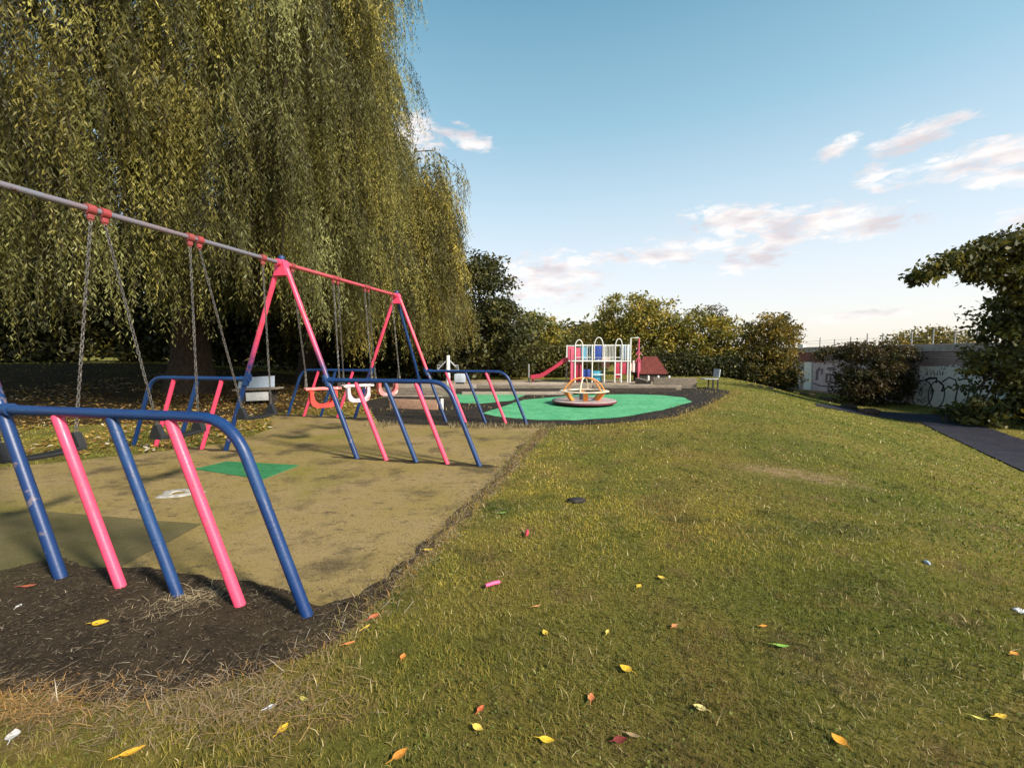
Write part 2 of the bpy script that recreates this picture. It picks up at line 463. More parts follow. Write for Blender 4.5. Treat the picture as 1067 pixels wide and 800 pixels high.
# light ring of a drain or old socket in the play surface
dp = hit(187, 514.5)
o = MB(); n = 22; ring = []
vs = []; fs = []
for k in range(n):
    a = 2*math.pi*k/n
    j = 1+.18*math.sin(3*a+1)+.1*math.sin(5*a)
    for rr_, zz in ((.055*j, .008), (.06*j, .016), (.12*j, .016), (.135*j, .007)):
        vs.append((dp[0]+rr_*1.5*math.cos(a), dp[1]+rr_*1.05*math.sin(a), zz))
for k in range(n):
    q = (k+1) % n
    for i in range(3): fs.append((k*4+i, k*4+i+1, q*4+i+1, q*4+i))
o.add(vs, fs)
tag(o.build('ground_socket', rough_mat('pale_metal_ring', [(.45, .43, .40), (.25, .23, .2)], 20, .6), None), 'pale worn ring set in the ground behind the nearest pink bar', 'ground fitting')

# ------------------------------------------------------------------ swing frame
PHI, HB, HT, WL, WE = .2206, 1.0943, 2.72, 1.1085, 2.888
MID = Vector((-3.238, 6.03, 0))
T = Vector((math.sin(PHI), math.cos(PHI), 0)); N_ = Vector((math.cos(PHI), -math.sin(PHI), 0))
LEAN = WL/HT
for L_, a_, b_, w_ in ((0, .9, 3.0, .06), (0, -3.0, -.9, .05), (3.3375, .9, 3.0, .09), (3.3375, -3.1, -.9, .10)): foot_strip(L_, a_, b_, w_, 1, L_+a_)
def W(L, s, z): return MID + T*L + N_*s + Vector((0, 0, z))
frame = empty('swing_set', MID, 'long pink and blue swing frame with leaning barrier bars on both sides', 'swing frame')
FR = {'near': -3.2394, 'mid': 0.0, 'far': 3.3375}
def leg_mat(nm_, z0, z1):
    m, nt, b, _ = new_mat(nm_)
    tc = nd(nt, 'ShaderNodeTexCoord'); sx = nd(nt, 'ShaderNodeSeparateXYZ'); nt.links.new(tc.outputs['Object'], sx.inputs[0])
    n = nd(nt, 'ShaderNodeTexNoise'); n.inputs['Scale'].default_value = 14; n.inputs['Detail'].default_value = 5
    nt.links.new(tc.outputs['Object'], n.inputs['Vector'])
    ad = nd(nt, 'ShaderNodeMath'); ad.operation = 'MULTIPLY_ADD'; ad.inputs[1].default_value = .5
    nt.links.new(n.outputs[0], ad.inputs[0]); nt.links.new(sx.outputs[2], ad.inputs[2])
    mr = nd(nt, 'ShaderNodeMapRange'); mr.inputs[1].default_value = z0; mr.inputs[2].default_value = z1
    nt.links.new(ad.outputs[0], mr.inputs[0])
    blue = mixc(nt, noise_fac(nt, 9, 5, .6, .6, .66), BLUE, (.12, .10, .13))
    pink = mixc(nt, noise_fac(nt, 5, 5, .6, .4, .7), PINK, (.55, .05, .08))
    pink = mixc(nt, noise_fac(nt, 12, 5, .6, .66, .7), pink, (.3, .1, .1))
    nt.links.new(mixc(nt, mr.outputs[0], blue, pink), b.inputs['Base Color']); b.inputs['Roughness'].default_value = .42
    bump(nt, b, noise_fac(nt, 45, 4, .6, .2, .8), .12, .004)
    return m
M['leg'] = leg_mat('pink_to_blue_leg_paint', 1.45, 2.05); M['leg_far'] = leg_mat('pink_over_blue_leg_paint', 1.25, 1.36)
def barrier(L, sd, dz=0):
    """side barrier: bent end rail, three bars, all parallel to the A-frame leg"""
    s_at = lambda sf, z: sd*(sf - LEAN*z)
    p0 = W(L, s_at(WL-(.055 if L < -1 else 0), HB), HB)
    bend = WE - LEAN*HB
    pts = [p0 + N_*(-sd*.02)]
    c0 = bend-.20
    pts.append(W(L, sd*(c0-.3), HB)); 
    P0 = Vector((c0-.02, HB)); P1 = Vector((bend, HB)); dl = Vector((LEAN, -1)).normalized(); P2 = P1 + dl*.24
    for k in range(9):
        t = k/8; q = P0*(1-t)**2 + P1*2*t*(1-t) + P2*t*t
        pts.append(W(L, sd*q.x, q.y))
    ze = -.12+dz; pts.append(W(L, sd*(WE-LEAN*ze), ze))
    MB().tube(pts, .031, 14).build('barrier_rail', M['blue'], frame)
    for k, mt_ in ((1, 'pink'), (2, 'blue'), (3, 'pink')):
        sf = WL + (WE-WL)*k/4
        zt = HB-.026
        MB().tube([W(L, s_at(sf, zt), zt), W(L, s_at(sf, -.12), -.12)], .030, 14).build('barrier_bar', M[mt_], frame)
    sl = MB().tube([p0+N_*(-sd*.045), p0+N_*(sd*.12)], .041, 14)
    sl.tube([p0+N_*(-sd*.0)+Vector((0, 0, .07))-N_*sd*LEAN*.07, p0-Vector((0, 0, .09))+N_*sd*LEAN*.09], .045, 14)
    sl.build('rail_clamp', M['blue'], frame)
for nm, L in FR.items():
    for sd in (1, -1):
        s_at = lambda z: sd*(WL-LEAN*z + .05*z/HT)
        dn = -.058*sd if nm == 'near' else 0
        MB().tube([W(L, s_at(HT-.08), HT-.08), W(L, s_at(-.12)+dn, -.12)] if not dn else [W(L, s_at(HT-.08)+dn*.6, HT-.08), W(L, s_at(-.12)+dn, -.12)], .034, 14).build('leg', M['leg_far' if nm == 'far' else 'leg'], frame)
        barrier(L, sd)
    h = MB()
    # head sleeve that takes the two legs and the crossbar
    w = .075
    prof = [W(L-.05, -.105, HT-.165), W(L-.05, .105, HT-.165), W(L-.05, .068, HT-.01), W(L-.05, .05, HT+.05), W(L-.05, -.05, HT+.05), W(L-.05, -.068, HT-.01)]
    h.prism(prof, T*.10)
    h.tube([W(L-.10, 0, HT+.01), W(L+.10, 0, HT+.01)], .047, 14)
    h.build('head_sleeve', M['pink'], frame)
    MB().lathe(W(L, 0, HT+.055), [(.042, -.005), (.045, .025), (.038, .05), (.015, .062)], 14).build('head_cap', M['blue'], frame)
MB().tube([W(3.36, 0, HT-.1), W(3.95, .12, 1.2), W(4.35, .22, -.1)], .033, 12).build('brace_leg', M['blue'], frame)
MB().tube([W(-3.3, 0, HT+.01), W(-.08, 0, HT+.01)], .027, 14).build('crossbar', M['bar_grey'], frame)
MB().tube([W(.08, 0, HT+.01), W(3.40, 0, HT+.01)], .030, 14).build('crossbar', M['bar_pink'], frame)
CL = [-3.02, -2.26, -2.15, -1.345, -1.235, -.34, .20, 1.15, 1.27, 2.09, 2.21, 3.12]
for L in CL:
    c_ = MB().tube([W(L-.032, 0, HT+.01), W(L+.032, 0, HT+.01)], .044, 14)
    c_.box(W(L, 0, HT-.045), (.03, .05, .06), rz=-PHI, bev=.006)
    c_.tube([W(L, 0, HT-.07)+T*.02*math.cos(a)+Vector((0, 0, .02*math.sin(a))) for a in np.linspace(0, 2*math.pi, 13)[:-1]], .006, 6, closed=True)
    c_.build('swing_hanger', M['clamp'], frame)

# ------------------------------------------------------------------ swings
def chain(mb, a, b, pitch=.036, wire=.0052, hw=.0105):
    a = Vector(a); b = Vector(b); d = (b-a); L = d.length; d.normalize()
    u = d.cross(Vector((.3, 1, .1))).normalized(); v = d.cross(u)
    n = int(L/pitch); p = L/n
    for i in range(n):
        c_ = a+d*(p*(i+.5)); s_ = u if i % 2 else v
        s_ = (s_ + (v if i % 2 else u)*random.uniform(-.25, .25)).normalized()
        hl = p/2+wire*.7
        pts = []
        for k in range(8):
            an = 2*math.pi*k/8
            pts.append(c_ + d*(math.cos(an)*hl*1.0) + s_*(math.sin(an)*hw))
        mb.tube(pts, wire, 5, closed=True)
    return mb

def flat_swing(L, zs, half, la, lb, sway, label):
    c_ = W(L, sway, zs)
    root = empty('swing', c_, label, 'swing', 'flat black swings hanging in the near bay')
    a0, b0 = W(la, 0, HT-.09), W(lb, 0, HT-.09)
    sa, sb = W(L-half, sway, zs+.13), W(L+half, sway, zs+.13)
    chain(MB(), a0, sa).build('chain', M['chain'], root)
    chain(MB(), b0, sb).build('chain', M['chain'], root)
    st = MB()
    # flexible seat pad, a little dished, rounded edges
    nn = 10; vs = []; fs = []
    for i in range(nn+1):
        t = i/nn*2-1; z = -.018*(1-t*t)
        for (q, dz) in ((-.075, .006), (-.07, .014), (.07, .014), (.075, .006), (.07, -.014), (-.07, -.014)):
            vs.append(W(L+t*half*.98, sway+q, zs+z+dz))
    for i in range(nn):
        for k in range(6): fs.append((i*6+k, i*6+(k+1) % 6, (i+1)*6+(k+1) % 6, (i+1)*6+k))
    fs.append((5, 4, 3, 2, 1, 0)); fs.append(tuple(nn*6+k for k in range(6)))
    st.add(vs, fs); st.build('seat', M['rubber'], root)
    for sg in (-1, 1):
        br = MB()
        e = W(L+sg*half, sway, zs); top = W(L+sg*half, sway, zs+.135)
        tri = [e+N_*.075-Vector((0, 0, .012)), e+N_*.07+Vector((0, 0, .03)), top+N_*.02, top-N_*.02, e-N_*.07+Vector((0, 0, .03)), e-N_*.075-Vector((0, 0, .012))]
        br.prism([p-T*.028 for p in tri], T*.056)
        br.build('seat_bracket', M['rubber'], root)
    return root
flat_swing(-2.71, .645, .235, -3.02, -2.26, .0, 'nearest black flat swing, its seat seen low behind the near barrier bars')
flat_swing(-1.60, .605, .22, -2.15, -1.345, .03, 'middle black flat swing, in front of the left-hand pink and blue bars')
flat_swing(-.53, .645, .235, -1.235, -.34, .0, 'black flat swing hanging right in front of the blue backed bench')

TWIST = R(44)
TA = T*math.cos(TWIST)+N_*math.sin(TWIST); TB = N_*math.cos(TWIST)-T*math.sin(TWIST)
def WT(L, a, s_, z): return W(L, 0, z)+TA*a+TB*s_
def u_plate(mb, L, s0, z0, w, h, hole_w, hole_d, th):
    """upright plate with a U cut out of its top edge"""
    out = [(-w, h), (-w*1.0, h*.35), (-w*.86, h*.12), (-w*.55, 0), (w*.55, 0), (w*.86, h*.12), (w, h*.35), (w, h)]
    inn = []
    for k in range(9):
        a = math.pi*k/8
        inn.append((hole_w*math.cos(a), h-hole_d*.35-math.sin(a)*hole_d*.65))
    inn = [(hole_w, h)] + inn + [(-hole_w, h)]
    poly = [WT(L, a, s0, z0+z) for a, z in out] + [WT(L, a, s0, z0+z) for a, z in inn]
    mb.prism(poly, TB*th)
def cradle(L, zt, la, lb, mat, trim, label):
    root = empty('cradle_swing', W(L, 0, zt-.28), label, 'cradle swing', 'toddler cradle swings in the far bay')
    h = .30; w = .20
    st = MB()
    for s0 in (-.09, .07): u_plate(st, L, s0, zt-h, w, h-.02, .150, .235, .022)
    # tub bottom and ends
    prof = [(-w, .26), (-w, .10), (-w*.86, .036), (-w*.55, 0), (w*.55, 0), (w*.86, .036), (w, .10), (w, .26)]
    for i in range(len(prof)-1):
        (a0, z0), (a1, z1) = prof[i], prof[i+1]
        d = Vector((a1-a0, z1-z0)).normalized(); nn_ = (-d.y*.014, d.x*.014)
        st.prism([WT(L, a0, -.068, zt-h+z0), WT(L, a1, -.068, zt-h+z1), WT(L, a1+nn_[0], -.068, zt-h+z1+nn_[1]), WT(L, a0+nn_[0], -.068, zt-h+z0+nn_[1])], TB*.138)
    st.build('seat', mat, root)
    tr = MB()
    for s0 in (-.095, .095): tr.tube([WT(L, -.265, s0, zt), WT(L, .265, s0, zt)], .02, 10)
    for a in (-.25, .25, -.2, .2): tr.tube([WT(L, a, -.095, zt), WT(L, a, .095, zt)], .016, 10)
    tr.build('safety_bar', trim, root)
    for la_, sg in ((la, -1), (lb, 1)):
        e = WT(L, sg*.25, 0, zt+.28)
        mb = chain(MB(), W(la_, 0, HT-.09), e)
        chain(mb, e, WT(L, sg*.25, -.09, zt+.02)); chain(mb, e, WT(L, sg*.25, .09, zt+.02))
        mb.build('chain', M['chain'], root)
cradle(.80, .90, .20, 1.15, M['cradle_red'], M['cradle_faded'], 'bright red cradle swing nearest the middle A-frame')
cradle(1.78, .88, 1.27, 2.09, M['cradle_pale'], M['pale_trim'], 'pale lilac faded cradle swing between the two red ones')
cradle(2.85, .90, 2.21, 3.12, M['cradle_faded'], M['pale_trim'], 'faded red cradle swing with whitish rim nearest the far A-frame')

# ------------------------------------------------------------------ roundabout
rx_, ry_ = hit(608.5, 421.5)
rz_ = gz(rx_, ry_)
ra = empty('roundabout', (rx_, ry_, rz_), 'orange and white spinning roundabout on the green safety surface', 'roundabout')
MB().lathe((rx_, ry_, rz_+.015), [(.25, 0), (.25, .07)], 24).build('pivot_base', M['maroon'], ra)
pf = MB().lathe((rx_, ry_, rz_+.085), [(.86, 0), (.91, .015), (.92, .045), (.90, .062)], 48).build('platform', M['deck_red'], ra)
MB().lathe((rx_, ry_, rz_+.075), [(.90, 0), (.928, .01), (.928, .058), (.905, .058)], 48).build('platform_rim', M['maroon'], pf)
MB().lathe((rx_, ry_, rz_+.147), [(.13, 0), (.135, .12), (.11, .2), (.05, .23)], 24).build('hub', M['hub_blue'], ra)
mb = MB()
vs, fs = [], []
for k in range(48):
    a = 2*math.pi*k/48
    for r_, z_ in ((.54, .385), (.55, .415), (.70, .415), (.72, .40), (.70, .385)):
        vs.append((rx_+r_*math.cos(a), ry_+r_*math.sin(a), rz_+z_))
for k in range(48):
    q = (k+1) % 48
    for i in range(5): fs.append((k*5+i, k*5+(i+1) % 5, q*5+(i+1) % 5, q*5+i))
mb.add(vs, fs).build('ring_seat', M['cream'], ra)
for k in range(6):
    a = R(25+60*k); ca, sa = math.cos(a), math.sin(a)
    mb = MB()
    p = lambda r, t, z: Vector((rx_+r*ca-t*sa, ry_+r*sa+t*ca, rz_+z))
    mb.prism([p(.60, -.075, .383), p(.66, -.075, .383), p(.46, -.055, .147), p(.36, -.055, .147)], p(0, .13, 0)-p(0, 0, 0))
    mb.build('seat_support', M['orange'], ra)
for k in range(3):
    a = R(10+60*k); ca, sa = math.cos(a), math.sin(a)
    pts = []
    for t in np.linspace(-1, 1, 17):
        r_ = .62*t if abs(t) < 1 else .62*t
        z_ = .41+.37*(1-abs(t)**3.0)
        pts.append((rx_+r_*ca, ry_+r_*sa, rz_+z_))
    MB().tube(pts, .018, 8).build('hand_hoop', M['orange'] if k != 1 else M['cream'], ra)

# ------------------------------------------------------------------ climbing structure
SX, SY = .0, 21.7
cs = empty('climbing_frame', (4.5, SY, gz(4.5, SY)), 'white climbing frame with blue and pink panels and a red slide', 'climbing frame')
DP = 1.5
def sb(x0, x1, y0, y1, z0, z1, name, mat, parent=None, bev=.008):
    return MB().box(((x0+x1)/2, (y0+y1)/2, (z0+z1)/2), (x1-x0, y1-y0, z1-z0), bev=bev).build(name, M[mat], parent or cs)
for x in (3.24, 3.62, 4.12, 4.75, 5.29, 5.62, 5.95):
    MB().tube([(x, SY, -.1), (x, SY, 1.97)], .038, 10).build('post', M['white_metal'], cs)
for x in (3.0, 4.12, 4.75, 5.95):
    MB().tube([(x, SY+DP, -.1), (x, SY+DP, 1.97)], .038, 10).build('post', M['white_metal'], cs)
MB().tube([(3.03, SY, -.1), (3.03, SY, 1.75)], .05, 10).build('post', M['panel_pink'], cs)
sb(2.9, 6.05, SY-.03, SY+DP+.05, 1.09, 1.15, 'deck', 'white_metal')
mb = MB()
for z in (1.93,):
    mb.tube([(3.24, SY, z), (6.05, SY, z)], .024, 8); mb.tube([(3.0, SY+DP, z), (6.05, SY+DP, z)], .024, 8)
mb.tube([(3.24, SY, 1.30), (5.95, SY, 1.30)], .018, 8)
mb.build('handrail', M['white_metal'], cs)
for x0, x1, top in ((3.24, 3.62, 2.2), (4.22, 4.66, 2.33), (5.30, 5.64, 2.26)):
    pts = [(x0, SY-.03, 1.2), (x0, SY-.03, 1.85)]
    for k in range(9):
        a = math.pi*k/8; pts.append(((x0+x1)/2-(x1-x0)/2*math.cos(a), SY-.03, 1.9+(top-1.9)*math.sin(a)))
    pts += [(x1, SY-.03, 1.85), (x1, SY-.03, 1.2)]
    MB().tube(pts, .026, 8).build('arch', M['white_metal'], cs)
sb(2.87, 3.19, SY-.02, SY+.02, 1.2, 1.86, 'panel', 'panel_pink')
sb(3.30, 3.56, SY+.02, SY+.05, 1.2, 1.80, 'panel', 'panel_pink')
sb(4.26, 4.62, SY-.015, SY+.025, 1.2, 1.92, 'panel', 'panel_blue')
sb(5.66, 6.04, SY-.02, SY+.02, 1.2, 1.93, 'panel', 'panel_sky')
sb(6.02, 6.06, SY, SY+DP, 1.2, 1.93, 'panel', 'panel_sky')
sb(3.66, 4.08, SY+DP-.02, SY+DP+.02, 1.2, 1.85, 'panel', 'panel_teal')
sb(4.80, 5.25, SY+.9, SY+.93, .75, 1.30, 'panel', 'panel_peach')
sb(5.33, 5.58, SY+.02, SY+.05, .25, 1.07, 'panel', 'panel_red')
sb(5.68, 5.92, SY+.02, SY+.05, .45, 1.07, 'panel', 'panel_red')
sb(3.08, 3.20, SY+.02, SY+.06, .1, 1.07, 'panel', 'panel_pink')
sb(3.30, 3.60, SY+.12, SY+.16, .1, 1.05, 'panel', 'panel_red')
sb(3.66, 4.08, SY+.2, SY+.85, .18, .68, 'crawl_box', 'panel_blue', bev=.04)
sb(4.20, 4.66, SY+.1, SY+.7, .05, .60, 'crawl_box', 'panel_teal', bev=.05)
sb(4.16, 4.72, SY-.02, SY+.02, .40, .45, 'rung', 'white_metal')
sb(5.29, 5.62, SY-.03, SY+.0, .40, .45, 'rung', 'white_metal')
for x in np.linspace(4.84, 5.22, 6):
    MB().tube([(x, SY, 1.15), (x, SY, 1.93)], .016, 7).build('baluster', M['white_metal'], cs)
for x in np.linspace(3.70, 4.06, 5):
    MB().tube([(x, SY, 1.15), (x, SY, 1.93)], .014, 7).build('baluster', M['panel_sky'], cs)
for x in np.linspace(5.70, 5.90, 3):
    MB().tube([(x, SY-.04, 1.15), (x, SY-.04, 1.93)], .014, 7).build('baluster', M['white_metal'], cs)
# slide: bed with raised sides
sp = [(2.92, 1.16), (2.75, 1.12), (1.62, .36), (1.42, .28), (.98, .24)]
sl = MB()
for i in range(len(sp)-1):
    (x0, z0), (x1, z1) = sp[i], sp[i+1]
    sl.prism([(x0, SY+.2, z0), (x1, SY+.2, z1), (x1, SY+.2, z1-.035), (x0, SY+.2, z0-.035)], (0, .5, 0))
    for yy in (SY+.16, SY+.70):
        sl.prism([(x0, yy, z0+.15), (x1, yy, z1+.12), (x1, yy, z1-.06), (x0, yy, z0-.06)], (0, .04, 0))
sl.build('slide', M['panel_red'], cs)
sb(1.05, 1.13, SY+.3, SY+.6, -.05, .22, 'slide_foot', 'panel_red')
# tall frame with ladder bars at the right end
mb = MB().tube([(6.08, SY, -.1), (6.08, SY, 2.3), (6.50, SY, 2.3)], .04, 10).build('climbing_gantry', M['white_metal'], cs)
MB().tube([(6.50, SY, -.1), (6.50, SY, 2.3)], .045, 10).build('post', M['panel_pink'], cs)
for z in (1.7, 1.35):
    MB().tube([(6.36, SY, z-.25), (6.50, SY-.02, z), (6.62, SY, z-.25)], .03, 8).build('foot_step', M['panel_pink'], cs)
sb(6.42, 6.62, SY+.03, SY+.07, .55, 1.2, 'panel', 'panel_pink')
sb(6.22, 6.34, SY+.03, SY+.07, .55, 1.15, 'panel', 'pale_trim')
sb(6.10, 6.20, SY+.05, SY+.09, .6, 1.0, 'panel', 'panel_peach')
# low playhouse beside it
ph = empty('playhouse', (7.55, 23.2, 0), 'low playhouse with sloping dark red roof beside the climbing frame', 'playhouse')
mb = MB().prism([(6.75, 22.5, .42), (8.35, 22.5, .42), (7.95, 23.1, 1.32), (7.15, 23.1, 1.32)], (0, .03, .03))
mb.prism([(6.75, 23.9, .42), (8.35, 23.9, .42), (7.95, 23.15, 1.32), (7.15, 23.15, 1.32)], (0, .03, -.03))
mb.prism([(6.75, 22.5, .42), (6.75, 23.9, .42), (7.15, 23.15, 1.33), (7.15, 23.1, 1.33)], (.03, 0, 0))
mb.prism([(8.35, 22.5, .42), (8.35, 23.9, .42), (7.95, 23.15, 1.33), (7.95, 23.1, 1.33)], (-.03, 0, 0))
mb.build('roof', M['roof_red'], ph, 0)
mb = MB().box((7.55, 22.63, .17), (1.4, .05, .52)).box((6.88, 23.2, .17), (.05, 1.09, .52)).box((8.22, 23.2, .17), (.05, 1.09, .52)).build('wall', M['dark_wood'], ph)

# ------------------------------------------------------------------ timber edging, low walls
def timber(x0, y0, x1, y1, h, t, mat, label, z0=-.05, name='timber_sleeper', cat='timber', group=None):
    a = Vector((x0, y0, 0)); b_ = Vector((x1, y1, 0)); d = b_-a
    c_ = (a+b_)/2; z = gz(c_.x, c_.y)
    o = MB().box((c_.x, c_.y, z+(h+z0)/2), (d.length, t, h-z0), rz=math.atan2(d.y, d.x), bev=.015)
    o = o.build(name, M[mat], None)
    return tag(o, label, cat, group)
timber(-3.3, 11.35, -1.95, 11.0, .26, .07, 'plank', 'pinkish low plank wall behind the far swing legs', name='plank_edging', cat='edging')
timber(-1.87, 11.0, -1.80, 11.0, .30, .07, 'white_metal', 'short white marker post at the end of the pink plank', name='marker_post', cat='post')
timber(-3.6, 12.6, -1.6, 12.4, .20, .14, 'dark_wood', 'dark timber kerb with mossy edge behind the pink plank')
timber(-4.4, 14.3, -1.9, 14.0, .34, .15, 'wood', 'brown thick timber kerb behind the far cradle swing')
timber(-4.6, 16.6, -1.4, 16.4, .30, .16, 'pale_wood', 'pale timber sleeper in front of the grey play rig')
timber(-2.2, 15.9, 2.8, 16.0, .17, .16, 'dark_wood', 'long dark sleeper behind the green strip left of the roundabout')
timber(2.9, 16.0, 6.3, 16.2, .17, .18, 'dark_wood', 'long dark sleeper at the back of the green surface behind the roundabout')
timber(-3.9, 13.3, -2.2, 13.2, .16, .12, 'pale_wood', 'pale board edge between the dark kerb and the thick brown one')
timber(-1.8, 15.1, 2.2, 15.2, .12, .14, 'pale_wood', 'pale worn sleeper nearest the back edge of the green strip')
timber(-1.5, 17.2, 3.2, 17.2, .21, .18, 'wood', 'grey sleeper along the step left behind the roundabout')
timber(3.3, 17.2, 6.9, 17.2, .21, .18, 'wood', 'grey sleeper along the step below the climbing frame')
timber(-2.0, 18.25, 2.2, 18.4, .17, .16, 'pale_wood', 'pale sleeper at the foot of the slide')
timber(2.3, 18.3, 6.15, 18.3, .16, .2, 'pale_wood', 'pale sleeper edging the bed of the climbing frame')
timber(-1.5, 20.6, 2.6, 20.6, .10, .16, 'pale_wood', 'thin pale board edge beside the slide bottom', name='edging_board', cat='edging')
timber(6.2, 18.5, 7.95, 18.15, .44, .22, 'wood', 'grey stacked timber retaining wall left of the far bench', name='retaining_wall', cat='low wall')
timber(6.05, 18.6, 6.25, 21.0, .30, .2, 'wood', 'timber sleeper running back along the right side of the climbing frame')
for i, X in enumerate((6.25, 6.7, 7.2)):
    o = MB().lathe((X, 19.3, gz(X, 19.3)-.05), [(.05, 0), (.05, .50), (.04, .54)], 12).build('stub_post', M['white_metal'])
    tag(o, 'short white stub post behind the grey timber retaining wall', 'post', 'white stub posts behind the retaining wall')
o = MB().tube([(1.0*.9, 22.6, -.05), (.9, 22.6, .95)], .035, 10).build('thin_post', M['steel'])
tag(o, 'thin grey metal post left of the red slide', 'post')
# bench on the right of the beds
bx, by = 8.55, 18.0
bz = gz(bx, by)
bn = empty('bench', (bx, by, bz), 'small dark bench with grey backrest on the grass edge beside the dark border', 'bench')
MB().box((bx-.12, by, bz+.42), (.60, .5, .045), bev=.01).build('seat', M['steel'], bn)
MB().box((bx+.20, by, bz+.66), (.05, .52, .34), ry=.12, bev=.01).build('backrest', M['grey_plastic'], bn)
for dx, dy in ((-.05, -.2), (-.05, .2), (.16, -.2), (.16, .2)):
    MB().box((bx+dx, by+dy, bz+.18), (.045, .045, .44)).build('leg', M['rubber'], bn)
# blue backed bench on the left
lb = atY(268, 419, 12.0); lz = gz(lb.x, 12.0)
ln = empty('bench', (lb.x, 12.0, lz), 'bench with slate blue backrest and white end box behind the swings', 'bench')
z0 = lz
MB().prism([(lb.x-.62, 12.12, z0+.42), (lb.x+.42, 12.12, z0+.46), (lb.x+.40, 12.18, z0+.78), (lb.x-.60, 12.18, z0+.72)], (0, .05, 0)).build('backrest', M['slate_blue'], ln)
MB().box((lb.x+.1, 11.92, z0+.42), (1.25, .40, .05), ry=-.04, bev=.01).build('seat', M['wood'], ln)
MB().box((lb.x+.16, 11.80, z0+.22), (.68, .05, .24), ry=-.04, bev=.01).build('front_panel', M['white_metal'], ln)
for dx in (-.25, .50): MB().box((lb.x+dx, 11.92, z0+.15), (.07, .3, .46)).build('leg', M['dark_wood'], ln)
# grey play rig behind the far barrier
gp = atY(467, 400, 17.2); gzz = gz(gp.x, 17.2)
gr = empty('play_rig', (gp.x, 17.2, gzz), 'grey seat rig with white centre post behind the far barrier', 'play equipment')
MB().tube([(gp.x, 17.2, gzz-.05), (gp.x, 17.2, gzz+1.42)], [.10, .075], 12).build('centre_post', M['white_metal'], gr)
MB().box((gp.x-.0, 17.2, gzz+.80), (.9, .22, .07), bev=.02).build('cross_arm', M['grey_plastic'], gr)
for sg in (-1, 1):
    MB().tube([(gp.x+sg*.02, 17.2, gzz+1.25), (gp.x+sg*.42, 17.2, gzz+.85)], .03, 8).build('stay', M['steel'], gr)
    MB().tube([(gp.x+sg*.42, 17.2, gzz+.80), (gp.x+sg*.42, 17.1, gzz+1.02), (gp.x+sg*.3, 17.1, gzz+1.02)], .022, 8).build('handle', M['steel'], gr)
st_ = MB().box((gp.x+.50, 17.1, gzz+.50), (.44, .4, .36), bev=.05).build('seat', M['grey_plastic'], gr)
MB().box((gp.x+.50, 17.1, gzz+.12), (.3, .3, .4), bev=.02).build('seat_base', M['rubber'], gr)

# ------------------------------------------------------------------ wall on the right
WX = 24.0
wz0, wz1 = -1.6, 2.05
wl = empty('graffiti_wall', (WX, 26, wz0), 'long concrete and brick boundary wall covered with graffiti', 'wall')
m, nt, b, _ = new_mat('old_concrete_block')
tc = nd(nt, 'ShaderNodeTexCoord'); mp = nd(nt, 'ShaderNodeMapping'); mp.inputs['Rotation'].default_value = (0, R(90), R(90))
br = nd(nt, 'ShaderNodeTexBrick'); br.inputs['Scale'].default_value = 1.0
sxyz = nd(nt, 'ShaderNodeSeparateXYZ'); cxyz = nd(nt, 'ShaderNodeCombineXYZ')
nt.links.new(tc.outputs['Object'], sxyz.inputs[0]); nt.links.new(sxyz.outputs[1], cxyz.inputs[0]); nt.links.new(sxyz.outputs[2], cxyz.inputs[1])
nt.links.new(cxyz.outputs[0], br.inputs['Vector'])
br.inputs['Color1'].default_value = (.42, .33, .31, 1); br.inputs['Color2'].default_value = (.34, .26, .25, 1); br.inputs['Mortar'].default_value = (.22, .18, .17, 1)
br.inputs['Brick Width'].default_value = .45; br.inputs['Row Height'].default_value = .2; br.inputs['Mortar Size'].default_value = .012
c = mixc(nt, noise_fac(nt, 1.5, 5, .6, .45, .7), br.outputs[0], (.40, .33, .33))
c = mixc(nt, noise_fac(nt, 3, 6, .7, .58, .72, stretch=(1, 1, .3)), c, (.12, .09, .085))
nt.links.new(c, b.inputs['Base Color']); b.inputs['Roughness'].default_value = .9
M['block'] = m
M['concrete'] = rough_mat('weathered_concrete', [(.46, .38, .34), (.33, .26, .23), (.55, .47, .43)], 1.5, .9, .4, 20, .01)
M['ribbed'] = rough_mat('pinkish_brown_boards', [(.40, .28, .25), (.28, .19, .17), (.5, .38, .35)], 1.2, .85, .4, 20, .01, (1, .6, 6))
M['brick_red'] = rough_mat('dull_red_brick', [(.27, .10, .08), (.19, .07, .06), (.34, .2, .17)], 2, .9, .4, 20, .01)
M['graf_pink'] = rough_mat('pinkish_painted_panel', [(.66, .49, .50), (.52, .37, .39), (.74, .62, .62)], 1.1, .8, .3, 25, .006)
M['graf_white'] = rough_mat('white_wall_paint', [(.86, .80, .75), (.74, .67, .62), (.86, .83, .80)], 1.0, .75, .2, 25, .004)
M['graf_black'] = rough_mat('black_spray_paint', [(.02, .02, .024), (.04, .035, .04)], 8, .6, .1)
M['graf_grey'] = rough_mat('grey_spray_paint', [(.48, .44, .42), (.58, .54, .52)], 3, .7, .1)
M['graf_lilac'] = rough_mat('plum_spray_paint', [(.15, .09, .11), (.22, .14, .16)], 3, .7, .1)
M['orange_base'] = rough_mat('orange_stained_plinth', [(.5, .26, .16), (.38, .2, .14)], 2, .9)
def wbox(y0, y1, z0, z1, proud, name, mat, parent=None, bev=0):
    th = .02+proud
    return MB().box((WX-proud/2+.01, (y0+y1)/2, (z0+z1)/2), (th, y1-y0, z1-z0), bev=bev).build(name, M[mat], parent or wl, 0)
wallb = MB().box((WX+.17, 24.2, (wz0-.2+1.62)/2), (.34, 26.4, 1.62-wz0+.2)).build('wall_body', M['block'], wl, 0)
MB().box((WX+.15, 24.2, 1.835), (.50, 26.4, .43), bev=.02).build('coping', M['concrete'], wl, 0)
rb = MB()
